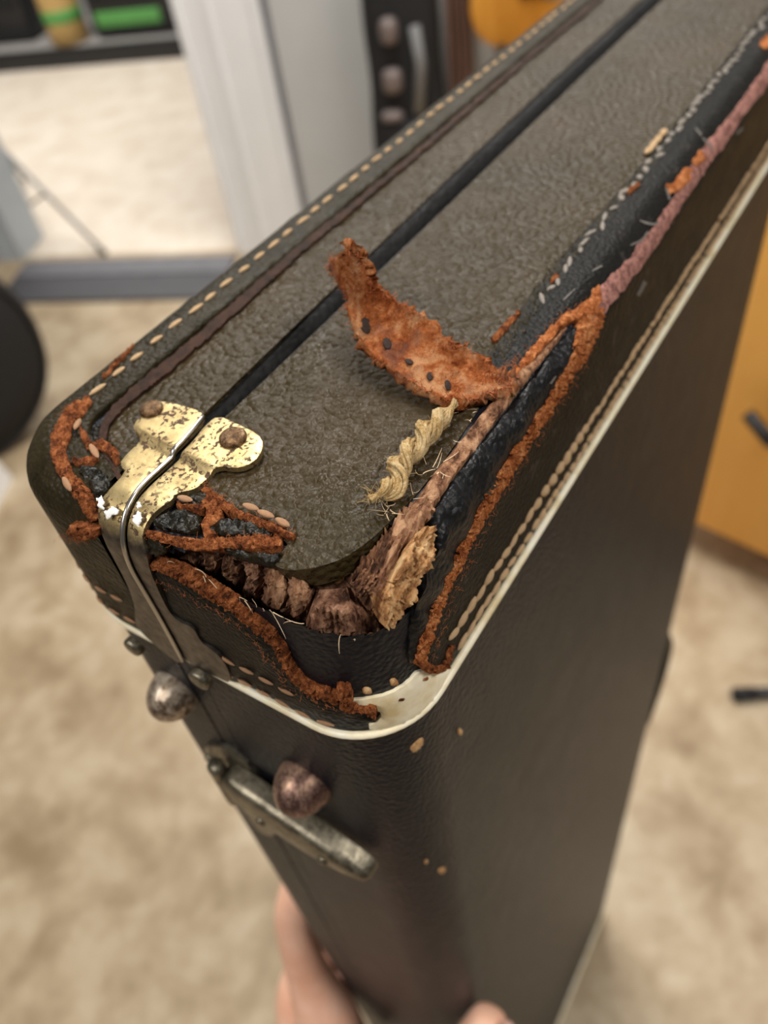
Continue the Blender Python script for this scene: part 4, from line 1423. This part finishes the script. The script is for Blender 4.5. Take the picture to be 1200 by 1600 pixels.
a_ = wall_spot((578, 150), 0.14)
b_ = wall_spot((700, 150), 0.14)
bw = np.linalg.norm((b_ - a_)[:2])
mid = (a_ + b_) / 2
gb = empty('gig_bag', (mid[0], mid[1], 0), WANG, 'black padded gig bag with painted highlights standing against the grey wall', 'gig bag')
bm = bmesh.new()
prof = [(0.10, 0.0), (0.15, 0.04), (0.17, 0.25), (0.165, 0.42), (0.14, 0.55), (0.15, 0.68), (0.13, 0.82), (0.06, 0.90), (0.05, 1.25), (0.03, 1.3)]
k_ = bw / 2 / 0.165
pr = smooth_poly([(x * k_, z) for x, z in prof], 2)
V, F = [], []
cross = [(1.0, 0.0), (0.98, 0.6), (0.85, 0.92), (0.5, 1.0), (0, 1.02), (-0.5, 1.0), (-0.85, 0.92), (-0.98, 0.6), (-1.0, 0.0), (-0.98, -0.6), (-0.85, -0.92), (0, -1.0), (0.85, -0.92), (0.98, -0.6)]
for x, z in pr:
    V += [(c[0] * x, -c[1] * 0.065, z) for c in cross]
nc = len(cross)
for i in range(len(pr) - 1):
    for k in range(nc):
        F.append([i * nc + k, i * nc + (k + 1) % nc, (i + 1) * nc + (k + 1) % nc, (i + 1) * nc + k][::-1])
F += [list(range(nc)), [(len(pr) - 1) * nc + k for k in range(nc)][::-1]]
bm.free()
meshobj('bag_body', V, F, M['blk'], gb)
bevel_box('pocket', (-0.10 * k_, -0.09, 0.16), (0.10 * k_, -0.05, 0.46), M['blk'], gb, 0.015, 3)
for (px, w_, h_) in (((606, 52), 0.045, 0.06), ((612, 130), 0.05, 0.06), ((612, 185), 0.06, 0.03)):
    q = wall_spot(px, 0.235)
    lx = float((q[:2] - mid[:2]) @ WD)
    bevel_box('highlight_patch', (lx - w_ / 2, -0.1, q[2] - h_ / 2), (lx + w_ / 2, -0.06, q[2] + h_ / 2), M['bag_highlight'], gb, 0.018, 3)  # shine on the bag put in as pinkish grey pieces
q0, q1, q2 = wall_spot((648, 40), 0.235), wall_spot((658, 100), 0.235), wall_spot((655, 175), 0.235)
V, F = tube_mesh([(float((q[:2] - mid[:2]) @ WD), -0.1, q[2]) for q in (q0, q1, q2)], 0.013, 8)
meshobj('strap', V, F, M['grey'], gb)

q0, q1 = wall_spot((697, 60), 0.10), wall_spot((736, 60), 0.10)
nw = np.linalg.norm((q1 - q0)[:2])
mid = (q0 + q1) / 2
nk = empty('wooden_post', (mid[0], mid[1], 0), WANG, 'brown grooved wooden post against the grey wall beside the gig bag', 'post')
for k in range(4):
    bevel_box('strip', (-nw / 2 + k * nw / 4 + 0.002, -0.012 - 0.004 * (k % 2), 0), (-nw / 2 + (k + 1) * nw / 4 - 0.002, 0.02, 1.5), M['neck'], nk, 0.003)
bevel_box('backing', (-nw / 2, 0.02, 0), (nw / 2, 0.04, 1.5), M['neck'], nk, 0.002)

q0 = wall_spot((740, 60), 0.12)
gt = empty('electric_guitar', (*(q0[:2] + WD * 0.155), 0), WANG, 'amber electric guitar with grey pickguard leaning by the wooden post', 'guitar')
gz = 0.80
out = [(0, -0.22), (0.09, -0.215), (0.15, -0.17), (0.165, -0.09), (0.13, -0.01), (0.115, 0.05), (0.135, 0.12), (0.15, 0.19), (0.12, 0.24), (0.08, 0.2), (0.04, 0.14), (-0.04, 0.14), (-0.07, 0.2), (-0.11, 0.27), (-0.15, 0.25), (-0.15, 0.14), (-0.12, 0.05), (-0.125, -0.02), (-0.165, -0.1), (-0.15, -0.18), (-0.09, -0.215)]


def slab(name, outline, y0, y1, mat, parent, zc):
    o = smooth_poly(outline, 2, True)
    n_ = len(o)
    c = o.mean(0)
    V = []
    for s_, y in ((0.96, y0), (1.0, y0 + 0.006), (1.0, y1 - 0.006), (0.96, y1)):
        V += [(c[0] + (p[0] - c[0]) * s_, y, zc + c[1] + (p[1] - c[1]) * s_) for p in o]
    F = [list(range(n_)), [3 * n_ + k for k in range(n_)][::-1]]
    for i in range(3):
        F += [[i * n_ + k, (i + 1) * n_ + k, (i + 1) * n_ + (k + 1) % n_, i * n_ + (k + 1) % n_] for k in range(n_)]
    ob = meshobj(name, V, F, mat, parent)
    ob.data.set_sharp_from_angle(angle=0.8)
    return ob


slab('body', out, -0.022, 0.022, M['amber'], gt, gz)
slab('pickguard', [(-0.02, 0.12), (-0.09, 0.16), (-0.1, 0.05), (-0.06, -0.06), (0.02, -0.12), (0.1, -0.1), (0.08, 0.0), (0.07, 0.1)], -0.027, -0.02, M['carpet'], gt, gz)
bevel_box('neck', (-0.024, -0.038, gz + 0.08), (0.024, -0.018, gz + 0.72), M['neck'], gt, 0.006)
bevel_box('headstock', (-0.04, -0.034, gz + 0.72), (0.035, -0.018, gz + 0.9), M['amber'], gt, 0.006)
for z in (-0.09, 0.0, 0.07):
    bevel_box('pickup', (-0.042, -0.036, gz + z - 0.012), (0.042, -0.024, gz + z + 0.012), M['blk2'], gt, 0.004)
for s_ in (-1, 1):
    V, F = tube_mesh([(s_ * 0.10, 0.10, 0.008), (s_ * 0.09, 0.03, gz - 0.225), (s_ * 0.08, -0.05, gz - 0.225), (s_ * 0.08, -0.055, gz - 0.19)], 0.008, 8)
    meshobj('stand_arm', V, F, M['blk2'], gt)
V, F = tube_mesh([(-0.1, 0.1, 0.008), (0.1, 0.1, 0.008)], 0.008, 8)
meshobj('stand_bar', V, F, M['blk2'], gt)

# orange wooden cabinet at the right edge
c0, c1 = gp((1098, 822), 0.08), gp((1202, 870), 0.08)
cdir = (c1 - c0)[:2] / np.linalg.norm((c1 - c0)[:2])
cang = math.atan2(cdir[1], cdir[0])
cb = empty('wooden_cabinet', (c0[0], c0[1], 0), cang, 'orange maple cabinet with a black lever handle at the right edge', 'cabinet')
bevel_box('carcass', (-0.10, 0.012, 0.08), (0.30, 0.42, 0.95), M['orange'], cb, 0.005)
bevel_box('door', (-0.10, -0.006, 0.085), (0.30, 0.010, 0.945), M['orange'], cb, 0.004)
for x in (-0.06, 0.26):
    for y in (0.05, 0.38):
        V, F = lathe_vf([(0.018, 0), (0.02, 0.01), (0.02, 0.081)], 12)
        o = meshobj('foot', V, F, M['blk2'], cb)
        o.location = (x, y, 0)


def cab_spot(px, out):
    d = rays(np.array(px, float))
    n_ = np.array([cdir[1], -cdir[0], 0.0])
    p0 = np.array([c0[0], c0[1], 0]) + n_ * out
    P = CAMW + d * (((p0 - CAMW) @ n_) / (d @ n_))
    return (float((P[:2] - c0[:2]) @ cdir), -out, P[2])


h0, h1, h2 = cab_spot((1168, 646), 0.04), cab_spot((1203, 690), 0.045), cab_spot((1203, 690), 0.0)
V, F = tube_mesh([h0, h1, (h1[0] + 0.012, h1[1] + 0.01, h1[2] - 0.004), h2], 0.011, 10)
dr = [o for o in cb.children if o.name.startswith('door')][0]
meshobj('lever_handle', V, F, M['blk2'], dr)

# leg of a guitar stand on the floor at the right edge
s0, s1 = gp((1146, 1086), 0.012), gp((1215, 1082), 0.012)
sd_ = (s1 - s0) / np.linalg.norm(s1 - s0)
gs_ = empty('guitar_stand', (s1[0] + sd_[0] * 0.2, s1[1] + sd_[1] * 0.2, 0), 0, 'black tubular guitar stand leg on the floor at the right edge', 'stand')
off = np.array([s1[0] + sd_[0] * 0.2, s1[1] + sd_[1] * 0.2, 0])
V, F = tube_mesh([s0 + sd_ * 0.02 - off, s1 - off, s1 + sd_ * 0.2 - off], 0.0105, 12)
meshobj('leg', V, F, M['blk2'], gs_)
V, F = tube_mesh([s0 - off, s0 + sd_ * 0.035 - off], 0.012, 12)
meshobj('rubber_tip', V, F, M['blk'], gs_)
V, F = tube_mesh([(0, 0, 0.012), (sd_[0] * 0.05, sd_[1] * 0.05, 0.4), (sd_[0] * 0.08, sd_[1] * 0.08, 0.7)], 0.0105, 12)
meshobj('upright', V, F, M['blk2'], gs_)
V, F = tube_mesh([(0, 0, 0.012), (0.12, 0.2, 0.012)], 0.0105, 12)
meshobj('leg', V, F, M['blk2'], gs_)
